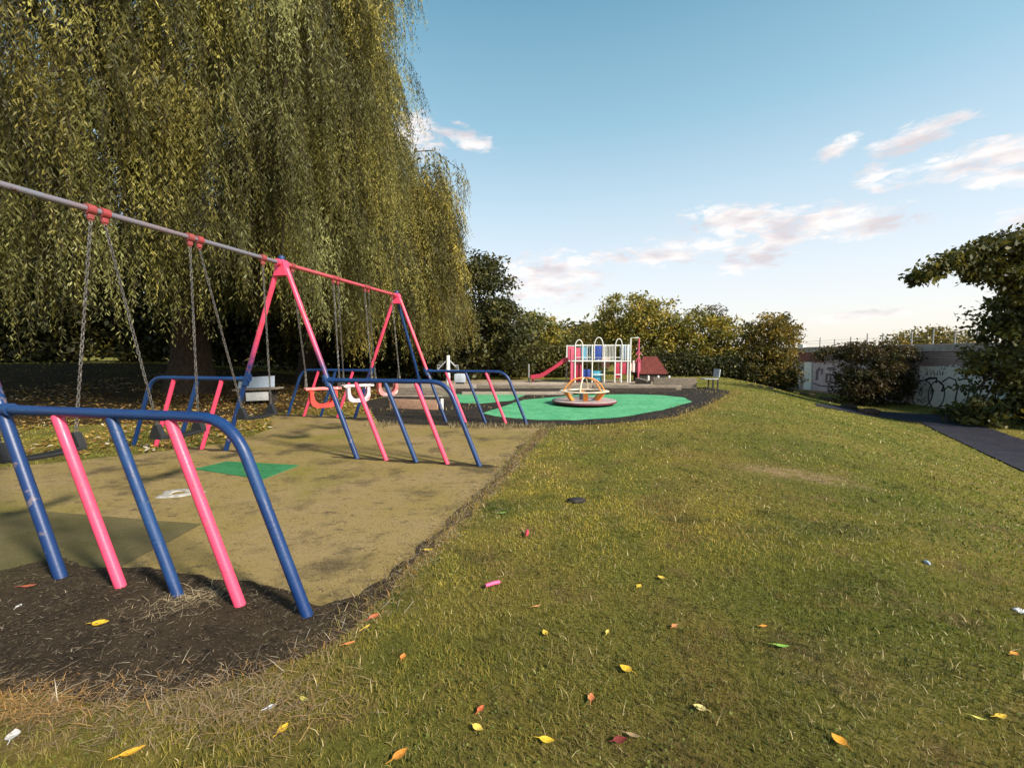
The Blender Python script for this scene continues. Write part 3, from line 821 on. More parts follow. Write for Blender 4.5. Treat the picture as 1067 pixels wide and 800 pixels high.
for k in range(6):
    z = .80+k*.135
    rb.prism([(WX-.005, 11, z), (WX-.05, 11, z+.012), (WX-.02, 11, z+.128), (WX-.005, 11, z+.128)], (0, 21.4, 0))
rb.build('cladding_boards', M['ribbed'], wl, 0)
wbox(32.45, 37.4, .86, 1.60, .035, 'brick_band', 'brick_red')
wbox(27.4, 33.6, -1.35, .84, .02, 'painted_panel', 'graf_pink')
wbox(34.95, 36.2, -1.3, .8, .03, 'painted_panel', 'graf_grey')
wbox(33.65, 34.5, -1.5, .85, .09, 'pillar', 'graf_white', bev=.02)
wbox(27.3, 35.0, wz0-.1, -1.38, .12, 'plinth', 'orange_base')
wbox(14.0, 24.8, -1.62, .78, .018, 'painted_panel', 'graf_white')
# graffiti: outlines as thin paint ribbons just proud of the panel
def ribbon(pts, w, name, mat, x=WX-.024, closed=False):
    """pts are (y, z) on the wall face"""
    P = [Vector((p[0], p[1])) for p in pts]; n = len(P); vs = []; fs = []
    for i, p in enumerate(P):
        a = P[(i-1) % n] if closed or i else p; c_ = P[(i+1) % n] if closed or i < n-1 else p
        d = (c_-a).normalized(); q = Vector((-d.y, d.x))*w/2
        vs += [(x, (p+q).x, (p+q).y), (x, (p-q).x, (p-q).y)]
    for i in range(n if closed else n-1):
        j = (i+1) % n; fs.append((i*2, i*2+1, j*2+1, j*2))
    return vs, fs
def blob(y, z, ry, rz, n=24, wob=.06, s=0):
    return [(y+ry*math.cos(2*math.pi*k/n)*(1+wob*math.sin(3*2*math.pi*k/n+s)), z+rz*math.sin(2*math.pi*k/n)*(1+wob*math.cos(2*2*math.pi*k/n+s))) for k in range(n)]
def yw(p): return F*WX/(p-533.5)      # wall position seen at a photo column
def wz(p, y):                          # height on the wall seen at a photo row
    Y = yw(p); r = ray(p, y); return HC+r[2]*Y/r[1]
def wp(*q): return [(yw(p), wz(p, y)) for p, y in q]
gb = MB()
def circ(px_, py_, rx__, ry__): return [(px_+rx__*math.cos(2*math.pi*k/26), py_+ry__*math.sin(2*math.pi*k/26)) for k in range(26)]
for pts, w, cl in (
    (circ(963, 410, 11, 14), .07, True), (circ(978, 411, 8.5, 14), .07, True),
    ([(983, 398), (990, 393), (997, 396), (1000, 404), (998, 416), (1003, 424)], .08, False),
    ([(984, 408), (990, 402), (996, 407), (1003, 402), (1012, 408), (1010, 420)], .08, False),
    ([(965, 396), (970, 394), (977, 394), (977, 399)], .13, False),
    ([(979, 397), (985, 402), (983, 408)], .10, False),
    ([(1000, 396), (1008, 394), (1015, 400), (1018, 412)], .09, False),
    ([(966, 384), (967, 391)], .07, False), ([(970, 385), (971, 391), (973, 386), (975, 391)], .06, False),
    ([(977, 391), (979, 384), (981, 391)], .06, False), ([(983, 384), (983, 391)], .06, False), ([(981, 384), (986, 384)], .06, False),
    ([(961, 405), (960, 411), (962, 413), (963, 408), (961, 405)], .06, False), ([(973, 404), (972, 410), (974, 412), (975, 407), (973, 404)], .06, False),
    ([(957, 415), (962, 418), (967, 414)], .05, False), ([(958, 420), (960, 416), (964, 420), (968, 417)], .05, False)):
    gb.add(*ribbon(wp(*pts), w, '', None, closed=cl))
gf = MB(); y, z = zip(*wp(*circ(963, 410, 11, 14))); gf.add([(WX-.0215, a, b_) for a, b_ in zip(y, z)], [tuple(range(len(y)))])
gf.build('graffiti_fill', M['graf_grey'], wl, 0)
gb.build('graffiti_outline', M['graf_black'], wl, 0)
gl = MB()
for pts, w in (([(852, 396), (852, 386), (855, 384)], .3), ([(862, 384), (870, 384)], .22), ([(862, 389), (862, 398), (866, 398), (866, 390), (870, 391)], .25),
               ([(857, 384), (857, 390)], .2), ([(872, 388), (872, 400)], .15), ([(848, 399), (856, 402), (874, 403)], .12), ([(876, 386), (884, 387), (884, 396), (876, 397)], .25), ([(888, 385), (888, 398), (894, 392)], .25)):
    gl.add(*ribbon(wp(*pts), w, '', None, x=WX-.026))
gl.build('graffiti_letters', M['graf_lilac'], wl, 0)
# white upper letters above the white panel, over the boards
gw = MB()
for pts in ([(966, 382), (967, 387), (969, 383), (971, 387), (973, 382)], [(976, 387), (976, 381), (979, 387), (980, 381)], [(984, 381), (983, 387), (988, 386)], [(992, 380), (989, 384), (993, 386)], [(997, 387), (997, 380), (1001, 382), (997, 384)]):
    gw.add(*ribbon(wp(*pts), .09, '', None, x=WX-.056))
gw.build('graffiti_letters', M['graf_white'], wl, 0)
for Y in (36.9, 35.6, 33.2, 31.7, 30.2, 28.8, 27.6, 25.6, 24.3, 23.1, 22.0):
    h_ = random.uniform(.55, .85)
    MB().tube([(WX+.15, Y, 2.0), (WX+.15, Y, 2.05+h_)], .035, 8).build('railing_post', M['steel'], wl)
mb = MB()
for z in (2.3, 2.5): mb.tube([(WX+.15, 37, z), (WX+.15, 30, z+.04), (WX+.15, 21, z-.02)], .008, 5)
mb.build('railing_wire', M['steel'], wl)
MB().box((WX-.05, 34.9, 2.02+.1), (.25, .5, .32)).build('coping_block', M['graf_white'], wl)
for px_, h_ in ((827, 1.35), (832, 1.0)):
    Yp = 35.4 if px_ > 830 else 36.5
    p = atY(px_, 369, Yp)
    o = MB().tube([(p.x, Yp, gz(p.x, Yp)), (p.x, Yp, 2.2+h_*.6)], .05, 8).build('fence_post', M['pale_wood'])
    tag(o, 'tall pale post at the far left end of the graffiti wall' if px_ < 830 else 'shorter pale post just left of the wall pillar', 'post')

# ------------------------------------------------------------------ leaves, trees
def rot_basis(n, rng, up_bias=0.0):
    """random orthonormal frames: direction d, side s"""
    d = rng.normal(size=(n, 3)); d[:, 2] -= up_bias
    d /= np.linalg.norm(d, axis=1, keepdims=True)
    s = np.cross(d, rng.normal(size=(n, 3))); s /= np.linalg.norm(s, axis=1, keepdims=True)
    return d, s

def leaves_mesh(name, P, L, Wd, col, mat, parent=None, d=None, s=None, droop=.4, rng=RNG):
    n = len(P)
    if d is None: d, s = rot_basis(n, rng, droop)
    L = np.broadcast_to(np.asarray(L, float), (n,))[:, None]; Wd = np.broadcast_to(np.asarray(Wd, float), (n,))[:, None]
    nrm = np.cross(d, s)
    mid = P+d*L*.45+nrm*L*.06
    V = np.empty((n, 4, 3)); V[:, 0] = P; V[:, 1] = mid+s*Wd*.5; V[:, 2] = P+d*L; V[:, 3] = mid-s*Wd*.5
    q = (np.arange(n)*4)[:, None]+np.array([[0, 1, 2, 3]])
    return np_mesh(name, V.reshape(-1, 3), q, mat, parent, np.repeat(col, 4, axis=0))

OLIVE = np.array([[.165, .140, .026], [.110, .105, .024], [.21, .165, .030], [.075, .080, .020]])
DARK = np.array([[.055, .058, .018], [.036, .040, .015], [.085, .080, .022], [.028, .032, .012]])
YELLOW = np.array([[.20, .155, .025], [.14, .12, .025], [.23, .16, .03], [.10, .09, .02]])
BROWNISH = np.array([[.075, .058, .026], [.05, .042, .02], [.10, .07, .032], [.06, .06, .02]])

def pick(pal, n, rng, w=None):
    i = rng.choice(len(pal), n, p=w); return pal[i]*rng.uniform(.75, 1.25, (n, 1))

def limb_pts(a, b, rng, k=6, wob=.12):
    a = np.array(a); b = np.array(b); L = np.linalg.norm(b-a); out = []
    ph = rng.uniform(0, 6, 4)
    for i in range(k+1):
        t = i/k; p = a+(b-a)*t
        p = p+np.array([math.sin(ph[0]+3*t)*wob*L*t*(1-t)*2, math.sin(ph[1]+3.5*t)*wob*L*t*(1-t)*2, L*.12*math.sin(math.pi*t)])
        out.append(tuple(p))
    return out

def tree(name, base, lobes, pal, label, cat='tree', nclus=40, nleaf=45, size=.16, sig=.3, trunk_r=.15, seed=1, fork=None, lift=0.0, group=None, low=None, inner=.55):
    """lobes: list of (x,y,z, rx,ry,rz) absolute; crown = leaf clusters through the lobes' volume"""
    rng = np.random.default_rng(seed)
    bz_ = gz(base[0], base[1])
    root = empty(name, (base[0], base[1], bz_), label, cat, group)
    tops = [np.array(l[:3]) for l in lobes]
    fk = np.array(fork) if fork is not None else np.array([base[0], base[1], bz_+(np.mean([t[2] for t in tops])-bz_)*.45])
    tk = MB()
    tp = limb_pts((base[0], base[1], bz_-.15), fk, rng, 6, .05)
    tk.tube(tp, [trunk_r*(1.35 if i == 0 else 1)*(1-.4*i/6) for i in range(7)], 10)
    for l in lobes:
        c_ = np.array(l[:3]); pts = limb_pts(fk, c_, rng, 6, .12)
        tk.tube(pts, [trunk_r*.42*(1-.8*i/6) for i in range(7)], 7)
        for _ in range(3):
            e = c_+rng.normal(size=3)*np.array(l[3:])*.45
            st = np.array(pts[rng.integers(3, 6)])
            tk.tube(limb_pts(st, e, rng, 4, .12), [trunk_r*.22*(1-.75*i/4) for i in range(5)], 5)
    tk.build('trunk', M['bark'], root)
    PP = []; CC = []
    for l in lobes:
        c_ = np.array(l[:3]); r_ = np.array(l[3:])
        vol = (r_[0]*r_[1]*r_[2])**(2/3)
        n = max(14, int(nclus*vol))
        d = rng.normal(size=(n, 3)); d /= np.linalg.norm(d, axis=1, keepdims=True)
        rad = rng.uniform(inner, 1.05, (n, 1))**.8*np.where(rng.random((n, 1)) < .12, rng.uniform(1.0, 1.14, (n, 1)), 1)
        cc = c_+d*rad*r_
        tint = pick(pal, n, rng)
        for i in range(n):
            k = max(6, int(nleaf*rng.uniform(.5, 1.4)))
            sg = sig*rng.uniform(.6, 1.3)
            p = cc[i]+rng.normal(size=(k, 3))*np.array([sg, sg, sg*.55])
            PP.append(p); CC.append(tint[i]*rng.uniform(.7, 1.3, (k, 1)))
    P = np.concatenate(PP); C = np.concatenate(CC)
    keep = P[:, 2] > G(P[:, 0], P[:, 1])+.05
    P, C = P[keep], C[keep]
    sz = size*rng.uniform(.6, 1.35, len(P))
    leaves_mesh('crown', P, sz, sz*.55, C, M['leaf'], root, rng=rng)
    return root

def willow(base, ctr, rad, ztop, zrim, zlow, nb, per, pal, label, seed, trunk_r=.45, lean=None, leafL=.11, leafW=.02, step=.055, side=None):
    """crown of hanging strands gathered in bundles on arching limbs"""
    rng = np.random.default_rng(seed)
    bz_ = gz(*base)
    root = empty('willow_tree', (base[0], base[1], bz_), label, 'tree')
    fk = np.array([base[0]*.7+ctr[0]*.3, base[1]*.7+ctr[1]*.3, bz_+(zrim-bz_)*.42])
    tk = MB(); tp = limb_pts((base[0], base[1], bz_-.2), fk, rng, 6, .05)
    tk.tube(tp, [trunk_r*(1.5 if i == 0 else 1.1 if i == 1 else 1)*(1-.35*i/6) for i in range(7)], 14)
    limbs = []
    for k in range(11):
        a = 2*math.pi*k/11+rng.uniform(-.2, .2); rr = rad*rng.uniform(.55, .85)
        e = np.array([ctr[0]+rr*math.cos(a), ctr[1]+rr*math.sin(a), zrim+(ztop-zrim)*(1-(rr/rad)**2)*.9])
        pts = limb_pts(fk, e, rng, 8, .1); limbs.append(pts)
        tk.tube(pts, [trunk_r*.5*(1-.8*i/8) for i in range(9)], 8)
    tk.build('trunk', M['bark'], root)
    PP, DD, SS, CC, LL = [], [], [], [], []
    SV = MB()
    stems = []; TW = MB()
    def strand_set(x0, y0, zt, Lb, out, reach, tint, per_):
        tilt = np.array([rng.normal()*.10+.04, rng.normal()*.08])/max(1, Lb/2.5)
        for s_ in range(per_):
            ox, oy = rng.normal(size=2)*.16
            z1 = zt+rng.normal()*.18; Ls = max(.4, Lb*rng.uniform(.4, 1.1))
            n = max(3, int(Ls/step))
            u = (np.arange(n)+rng.uniform(0, 1))/n
            arch = reach*(1-np.exp(-u*Ls*.9))
            ph1, ph2 = rng.uniform(0, 6, 2)
            sway = np.stack([tilt[0]*u*Ls+out[0]*arch+.07*np.sin(u*Ls*1.3+ph1), tilt[1]*u*Ls+out[1]*arch+.07*np.sin(u*Ls*1.5+ph2)], 1)
            p = np.stack([x0+ox+sway[:, 0], y0+oy+sway[:, 1], z1-u*Ls], 1)
            if s_ % 2 == 0: stems.append(p[::max(1, n//6)])
            p = p+rng.normal(size=p.shape)*.028
            an = rng.uniform(0, 2*math.pi, n)
            d = np.stack([np.cos(an)*.55, np.sin(an)*.55, -rng.uniform(.45, 1.4, n)], 1); d /= np.linalg.norm(d, axis=1, keepdims=True)
            sd = np.cross(d, rng.normal(size=(n, 3))); sd /= np.linalg.norm(sd, axis=1, keepdims=True)
            PP.append(p); DD.append(d); SS.append(sd)
            CC.append(tint*rng.uniform(.8, 1.2)*rng.uniform(.7, 1.3, (n, 1))); LL.append(leafL*rng.uniform(.65, 1.3, n)*(1-.35*u))
    for b_ in range(nb):
        # arching boughs through the outer crown, each hung with its own strands
        a = rng.uniform(0, 2*math.pi)
        if side is not None and rng.random() < .60: a = rng.normal(side, .95)
        lob = 1+.08*math.sin(3*a+seed)+.05*math.sin(7*a+2*seed)
        t0 = rng.uniform(.45, .85); t1 = min(1.04, t0+rng.uniform(.12, .38))
        a1 = a+rng.normal()*.16
        q0 = np.array([ctr[0]+rad*lob*t0*math.cos(a), ctr[1]+rad*lob*t0*math.sin(a)])
        q1 = np.array([ctr[0]+rad*lob*t1*math.cos(a1), ctr[1]+rad*lob*t1*math.sin(a1)])
        dome = zrim+(ztop-zrim)*(1-t0*t0)
        low = zlow(*q1)
        zs = low+2.0+(dome-low-2.0)*(1-rng.uniform(0, 1)**1.15)
        drop = rng.uniform(.1, 1.3)
        tint = pal[rng.choice(len(pal))]*rng.uniform(.5, 1.45)
        out = np.array([math.cos(a1), math.sin(a1)]); bl = np.linalg.norm(q1-q0)
        nk = max(4, int(bl/.19)); lp = []
        Lm = rng.uniform(1.2, 4.2)
        for k in range(nk+1):
            v = k/nk
            q = q0+(q1-q0)*v+rng.normal(size=2)*.10
            z = zs+.45*math.sin(math.pi*min(1, v*1.15))*bl*.35-drop*v*v
            if k % 3 == 0: lp.append((q[0], q[1], z))
            Lb = min(Lm*(.45+.75*math.sin(math.pi*min(.92, .15+v*.8))), z-low+rng.normal()*.25)
            if Lb > .3: strand_set(q[0], q[1], z, Lb, out, rng.uniform(.1, .55), tint*rng.uniform(.85, 1.15), per)
        if len(lp) > 1: TW.tube(lp, [.022*(1-.6*i/len(lp)) for i in range(len(lp))], 4, cap=False)
    P = np.concatenate(PP); Lh = np.concatenate(LL)
    cr = leaves_mesh('crown', P, Lh, leafW*Lh/leafL*1.1, np.concatenate(CC), M['willow'], root, np.concatenate(DD), np.concatenate(SS))
    tag(TW.build('boughs', M['bark'], root, 0), kind='stuff')
    # thin hanging twigs
    V, Q = [], []; base_i = 0
    for p in stems:
        k = len(p)
        if k < 2: continue
        w = .004
        o1 = p+np.array([w, 0, 0]); o2 = p-np.array([w*.5, w*.87, 0]); o3 = p-np.array([w*.5, -w*.87, 0])
        V.append(np.stack([o1, o2, o3], 1).reshape(-1, 3))
        for i in range(k-1):
            for j in range(3):
                a_ = base_i+i*3+j; b2 = base_i+i*3+(j+1) % 3; Q.append((a_, b2, b2+3, a_+3))
        base_i += k*3
    np_mesh('hanging_twigs', np.concatenate(V), np.array(Q), M['bark'], cr)
    return root

WIL = np.array([[.215, .195, .048], [.135, .130, .036], [.29, .25, .058], [.075, .076, .026], [.19, .19, .07]])
def zl1(x, y): return 2.1+.10*max(0, y-12)+.08*abs(x+8)*.3
willow((-10.4, 13.6), (-10.9, 13.4), 7.2, 17.5, 12.6, zl1, 560, 4, WIL, 'huge weeping willow hanging over the swings at the left', 3, .55, leafL=.13, leafW=.025, step=.043, side=-.75)
def zl2(x, y): return 1.6+.25*max(0, -5-x)
willow((-10.0, 20.5), (-7.3, 19.5), 5.1, 10.9, 9.0, zl2, 330, 4, WIL*np.array([1.1, 1.02, .9]), 'second weeping willow, lower, right of the big one and behind the swings', 5, .40, leafL=.18, leafW=.038, step=.07, side=-.6)

# hedge in the shade under the willows
def mass(name, boxes, pal, label, cat, n_per, size, sig, seed, kind=None):
    rng = np.random.default_rng(seed); PP = []; CC = []
    for (x, y, rx__, ry__, h) in boxes:
        n = int(n_per*rx__*h)
        d = rng.normal(size=(n, 3)); d /= np.linalg.norm(d, axis=1, keepdims=True)
        rad = rng.uniform(.6, 1.03, (n, 1))
        c_ = np.array([x, y, gz(x, y)+h*.48])+d*rad*np.array([rx__, ry__, h*.52])
        tint = pick(pal, n, rng)
        k = 22
        p = (c_[:, None]+rng.normal(size=(n, k, 3))*np.array([sig, sig, sig*.6])).reshape(-1, 3)
        PP.append(p); CC.append(np.repeat(tint, k, axis=0)*rng.uniform(.7, 1.3, (n*k, 1)))
    P = np.concatenate(PP); C = np.concatenate(CC); kp = P[:, 2] > G(P[:, 0], P[:, 1])+.02
    P, C = P[kp], C[kp]; sz = size*rng.uniform(.6, 1.4, len(P))
    o = leaves_mesh(name, P, sz, sz*.6, C, M['leaf'], None, rng=rng)
    return tag(o, label, cat, kind=kind)
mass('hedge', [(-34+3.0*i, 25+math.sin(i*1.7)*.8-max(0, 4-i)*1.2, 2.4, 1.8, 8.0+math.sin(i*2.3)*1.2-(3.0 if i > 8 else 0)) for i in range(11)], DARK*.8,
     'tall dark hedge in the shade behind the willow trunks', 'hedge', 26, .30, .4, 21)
mass('distant_trees', [(-70+9*i, 62+5*math.sin(i*1.3), 6, 4, 5.2+1.5*math.sin(i*2.1)+.8*math.cos(i*5)) for i in range(10)], OLIVE*.8,
     'distant treeline', 'trees', 12, .6, .8, 22, kind='stuff')

tree('broadleaf_tree', (-1.4, 24.5), [(-1.6, 24.5, 4.6, 1.9, 1.9, 2.2), (-2.2, 24.3, 2.6, 2.0, 1.8, 2.0), (-.5, 24.5, 3.0, 1.3, 1.5, 1.6), (-2.0, 24.5, 6.2, 1.2, 1.2, 1.0), (.3, 24.6, 1.8, 1.4, 1.4, 1.5)],
     DARK*1.15, 'tall dark green broadleaf tree right of the willows', nclus=36, nleaf=42, size=.20, sig=.28, seed=31)
tree('olive_tree', (2.2, 33), [(2.0, 33, 2.8, 2.2, 2, 1.9), (.4, 33, 2.0, 1.6, 1.6, 1.6), (3.4, 33.4, 2.2, 1.5, 1.5, 1.6), (1.6, 33, 3.9, 1.2, 1.2, .8)],
     OLIVE*1.4, 'rounded olive green tree left of the climbing frame above the slide', nclus=26, nleaf=36, size=.24, sig=.32, seed=32)
tree('yellow_green_tree', (6.6, 44), [(6.6, 44, 2.7, 2.3, 2, 1.6), (5.2, 44, 1.9, 1.6, 1.6, 1.3), (7.9, 44, 2.0, 1.6, 1.6, 1.3)],
     YELLOW*.85, 'small yellow green tree far behind the climbing frame', nclus=20, nleaf=34, size=.30, sig=.36, seed=33)
tree('drooping_tree', (9.2, 31.5), [(8.6, 31.5, 4.3, 2.2, 2.2, 1.8), (10.6, 31.7, 3.8, 2.0, 2, 1.8), (7.4, 31.5, 3.2, 1.2, 1.4, 1.6), (9.0, 31.3, 2.4, 2.2, 2, 1.8), (11.3, 31.4, 2.2, 1.8, 1.8, 1.8)],
     (OLIVE*1.25+YELLOW*.3), 'broad olive tree with drooping crown behind the climbing frame and playhouse', nclus=28, nleaf=40, size=.22, sig=.3, seed=34, trunk_r=.25)
tree('bushy_tree', (14, 31), [(13.6, 31, 2.9, 2.0, 2, 1.8), (15.4, 30.6, 2.4, 1.8, 1.9, 1.9), (12.6, 30.6, 1.5, 1.8, 1.8, 1.6), (14.6, 30.2, 1.0, 2.2, 1.6, 1.5)],
     OLIVE*np.array([1.55, 1.45, 1.2]), 'wide olive bushy tree behind the far bench', nclus=28, nleaf=40, size=.22, sig=.3, seed=35)
tree('sparse_tree', (18.5, 40), [(18.5, 40, 5.3, 1.6, 1.4, 1.0), (19.3, 40, 4.6, 1.0, 1.2, .9), (17.7, 40, 4.6, .9, 1.0, .9)],
     BROWNISH*1.3, 'thin grey brown treetop showing above the bushy trees', nclus=16, nleaf=22, size=.20, sig=.3, seed=36)
tree('round_bush_tree', (18, 29.5), [(17.7, 29.5, 2.5, 1.7, 1.8, 1.7), (18.7, 29.6, 2.4, 1.0, 1.3, 1.8), (16.9, 29.0, 1.0, 1.5, 1.5, 1.6), (18.0, 28.8, .4, 1.4, 1.4, 1.5), (18.9, 29.4, 0.0, .8, 1.1, 1.3)],
     OLIVE*np.array([1.1, .95, 1.0]), 'dark rounded bush tree at the left end of the graffiti wall', nclus=34, nleaf=42, size=.20, sig=.28, seed=37)
mass('undergrowth', [(10.5+1.25*i, 28.6-.02*i, 1.0, .8, 1.5+.25*math.sin(i*2.1)) for i in range(7)], DARK, 'dark undergrowth along the foot of the bushy trees behind the bench', 'shrubs', 60, .18, .25, 38)
mass('hedge', [(-1.6+1.3*i, 27.2, 1.1, .8, 2.1+.2*math.sin(i*2)) for i in range(6)], (OLIVE+DARK)/2, 'lower mixed green hedge behind the slide', 'hedge', 50, .18, .25, 39)
tree('ivy_bush', (21.2, 24.8), [(21.2, 24.8, .4, 1.7, 1.3, 1.5), (20.3, 24.6, -.5, 1.3, 1.1, 1.1), (22.3, 24.9, -.1, 1.2, 1.0, 1.5), (20.2, 26.3, 1.45, 1.1, .9, .45), (21.4, 26.0, 1.6, 1.4, .9, .5), (22.6, 25.0, 1.5, 1.0, .9, .6)],
     BROWNISH*.85, 'brownish ivy bush climbing over the middle of the graffiti wall', 'bush', nclus=70, nleaf=48, size=.16, sig=.2, seed=40, trunk_r=.1)
tree('bowed_tree', (22.0, 17.4), [(22.4, 17.6, 3.6, 2.0, 2.2, 2.2), (21.0, 17.2, 1.2, 1.7, 2, 2.0), (22.4, 17.0, .0, 2.0, 2, 1.6), (22.4, 17.6, 5.7, 1.7, 1.6, 1.0), (20.4, 17.3, 6.0, 1.25, 1.2, .34), (19.0, 17.2, 5.75, 1.0, 1.0, .30), (17.7, 17.1, 5.35, .75, .8, .28), (16.8, 17.0, 4.9, .5, .6, .26), (16.2, 17.0, 4.5, .3, .4, .2), (20.4, 17.6, 5.2, .9, .8, .26), (18.9, 17.4, 5.15, .6, .6, .3), (18.7, 17.3, 4.7, .35, .4, .4), (20.0, 17.3, 4.7, .8, .8, .4), (19.5, 17.5, -.9, 1.0, 1.0, .6), (21.0, 17.3, 4.5, .9, .9, .5), (21.2, 17.3, 3.4, 1.0, 1.0, 1.2)],
     (DARK*.85+OLIVE*.38), 'dark bowed tree with a long branch reaching left at the right edge', nclus=52, nleaf=36, size=.22, sig=.20, seed=41, trunk_r=.24, inner=.25, fork=(22.3, 17.5, 4.0))
tree('yellow_tree', (34, 36), [(34.6, 36, 2.6, 2.0, 1.6, 1.0), (36.4, 36, 2.7, 1.8, 1.6, 1.2), (33.2, 36, 2.3, 1.2, 1.4, .9), (38, 36, 2.6, 1.6, 1.5, 1.0)],
     YELLOW, 'golden yellow treetop showing above the graffiti wall', nclus=22, nleaf=26, size=.24, sig=.32, seed=42)

# ------------------------------------------------------------------ grass
rng = np.random.default_rng(5)
def scatter(r0, r1, dens, half=R(66)):
    A = half*(r1**2-r0**2); n = int(A*dens)
    r = np.sqrt(rng.uniform(r0**2, r1**2, n)); a = rng.uniform(-half, half, n)
    return r*np.sin(a), r*np.cos(a)
def off_sheets(x, y, extra=()):
    k = np.ones(len(x), bool)
    for P in (MAT, SOIL, BLACK, PATH)+tuple(extra): k &= ~inpoly(x, y, P)
    return k & ~((np.abs(x-2) < 6) & (y > 18) & (y < 24.5))
def lawn_colour(x, y):
    n1 = fbm(x, y, .55, 1); n2 = fbm(x, y, 1.9, 4); n3 = rng.uniform(0, 1, len(x))
    g = np.array([.160, .175, .026]); yl = np.array([.38, .30, .050]); br = np.array([.26, .17, .060]); dk = np.array([.070, .095, .022]); n4 = fbm(x, y, 5.5, 31)
    w = np.clip((n1-.40+.016*np.clip(y-4, -3, 8))*3.2, 0, 1)[:, None]
    c = g*(1-w)+yl*w
    w2 = np.clip((n2-.55)*4, 0, 1)[:, None]; c = c*(1-w2)+br*w2
    w3 = np.clip((.40-n2)*5, 0, 1)[:, None]; c = c*(1-w3)+dk*w3
    dw = np.exp(-(((x-WORN[0])/.75)**2+((y-WORN[1])/.45)**2))[:, None]
    c = c*(1-dw)+np.array([.36, .26, .14])*dw
    gr = np.clip((x-1.6-.22*y)/3.5, 0, .7)[:, None]; c = c*(1-gr)+np.array([.175, .225, .036])*gr
    w4 = np.clip((.44-n4)*4, 0, .8)[:, None]; c = c*(1-w4)+np.array([.060, .060, .020])*w4
    w5 = np.clip((n4-.6)*4, 0, .7)[:, None]; c = c*(1-w5)+np.array([.33, .235, .085])*w5
    near_shade = np.clip((3.6-np.hypot(x-.3, y))/2.2, 0, 1)[:, None]*.55; c = c*(1-near_shade)+np.array([.070, .068, .022])*near_shade  # foreground shade painted into the blade colour, deepening towards the camera
    straw = (n3 < .02+.34*np.clip(fbm(x, y, 1.1, 51)-.42, 0, 1)+.10*np.clip(fbm(x, y, 4, 53)-.4, 0, 1))[:, None]
    c = np.where(straw, np.array([.50, .41, .22]), c)
    return c*rng.uniform(.65, 1.35, (len(x), 1)), straw[:, 0], dw[:, 0]
def blades(x, y, hgt, wid, flat, col, lie=False):
    n = len(x); z = G(x, y)
    a = rng.uniform(0, 2*math.pi, n); tl = rng.uniform(1.38, 1.56, n) if lie else np.clip(np.abs(rng.normal(0, flat, n)), 0, 1.45)
    dx, dy = np.cos(a)*np.sin(tl), np.sin(a)*np.sin(tl); dz = np.cos(tl)
    h = hgt; base = np.stack([x, y, z-.004], 1)
    d1 = np.stack([dx*.6, dy*.6, np.maximum(dz, .04 if lie else .12)], 1); d1 /= np.linalg.norm(d1, axis=1, keepdims=True)
    d2 = np.stack([dx*1.3, dy*1.3, dz*.75+(-.02 if lie else .03)], 1)
    if lie: base[:, 2] += rng.uniform(.004, .02, n)*lie; d2 /= np.linalg.norm(d2, axis=1, keepdims=True)
    b2 = rng.uniform(0, 2*math.pi, n); s = np.stack([np.cos(b2), np.sin(b2), np.zeros(n)], 1)*wid[:, None]*.5
    mid = base+d1*h[:, None]*.55; tip = mid+d2*h[:, None]*.5
    V = np.stack([base-s, base+s, mid+s*.8, mid-s*.8, tip], 1)
    return V, col
def blade_mesh(name, parts):
    V = np.concatenate([p[0] for p in parts]); C = np.concatenate([p[1] for p in parts]); n = len(V)
    # one quad and one (degenerate-free) tip triangle, written as triangles
    i = (np.arange(n)*5)[:, None]
    t = np.concatenate([i+np.array([[0, 1, 2]]), i+np.array([[0, 2, 3]]), i+np.array([[3, 2, 4]])])
    return np_mesh(name, V.reshape(-1, 3), t, M['grassblade'], None, np.repeat(C, 5, axis=0))
parts = []
for r0, r1, dens, hm, wm_, half in ((.25, 1.4, 2500, .045, .0035, R(80)), (1.4, 2.6, 15000, .044, .0029, R(64)), (2.6, 4.5, 8500, .044, .0042, R(64)), (4.5, 8, 2400, .040, .009, R(62)), (8, 14, 700, .042, .017, R(60)), (14, 26, 170, .050, .034, R(58)), (26, 45, 25, .08, .07, R(56))):
    x, y = scatter(r0, r1, dens, half)
    k = off_sheets(x, y) & ~(inpoly(x, y, EARTH) & (rng.uniform(0, 1, len(x)) < .8)); x, y = x[k], y[k]
    cl = fbm(x, y, 6, 9)
    k = rng.uniform(0, 1, len(x)) < .45+.9*cl; x, y = x[k], y[k]
    c_, straw, dw = lawn_colour(x, y)
    h = .68*hm*rng.uniform(.45, 1.4, len(x))*(.55+.9*fbm(x, y, 2.5, 12))*(1-.5*dw)
    h = np.where(straw, h*1.4, h)
    parts.append(blades(x, y, h, wm_*rng.uniform(.6, 1.4, len(x)), np.where(straw, 3.0, 1.25), c_))
tag(blade_mesh('grass', parts), 'short olive and yellow grass of the lawn and bank', 'grass', kind='stuff')

nC = 60000; x, y = scatter(.8, 6, nC/ (R(66)*(36-.64)), R(66)); k = off_sheets(x, y) & (fbm(x, y, 1.7, 41) > .56) & (rng.uniform(0, 1, len(x)) < .55); x, y = x[k], y[k]
dC, sC = rot_basis(len(x), rng, 0); dC[:, 2] *= .25; dC /= np.linalg.norm(dC, axis=1, keepdims=True)
sC[:, 2] *= .3; sC -= dC*np.sum(sC*dC, 1)[:, None]; sC /= np.linalg.norm(sC, axis=1, keepdims=True)
PC = np.stack([x, y, G(x, y)+rng.uniform(.006, .026, len(x))], 1)
LC = .010*rng.uniform(.6, 1.6, len(x))
tag(leaves_mesh('clover', PC, LC, LC*.85, np.array([.12, .145, .030])*rng.uniform(.5, 1.4, (len(x), 1)), M['grassblade'], None, dC, sC), 'low clover patches in the near lawn', 'clover', kind='stuff')
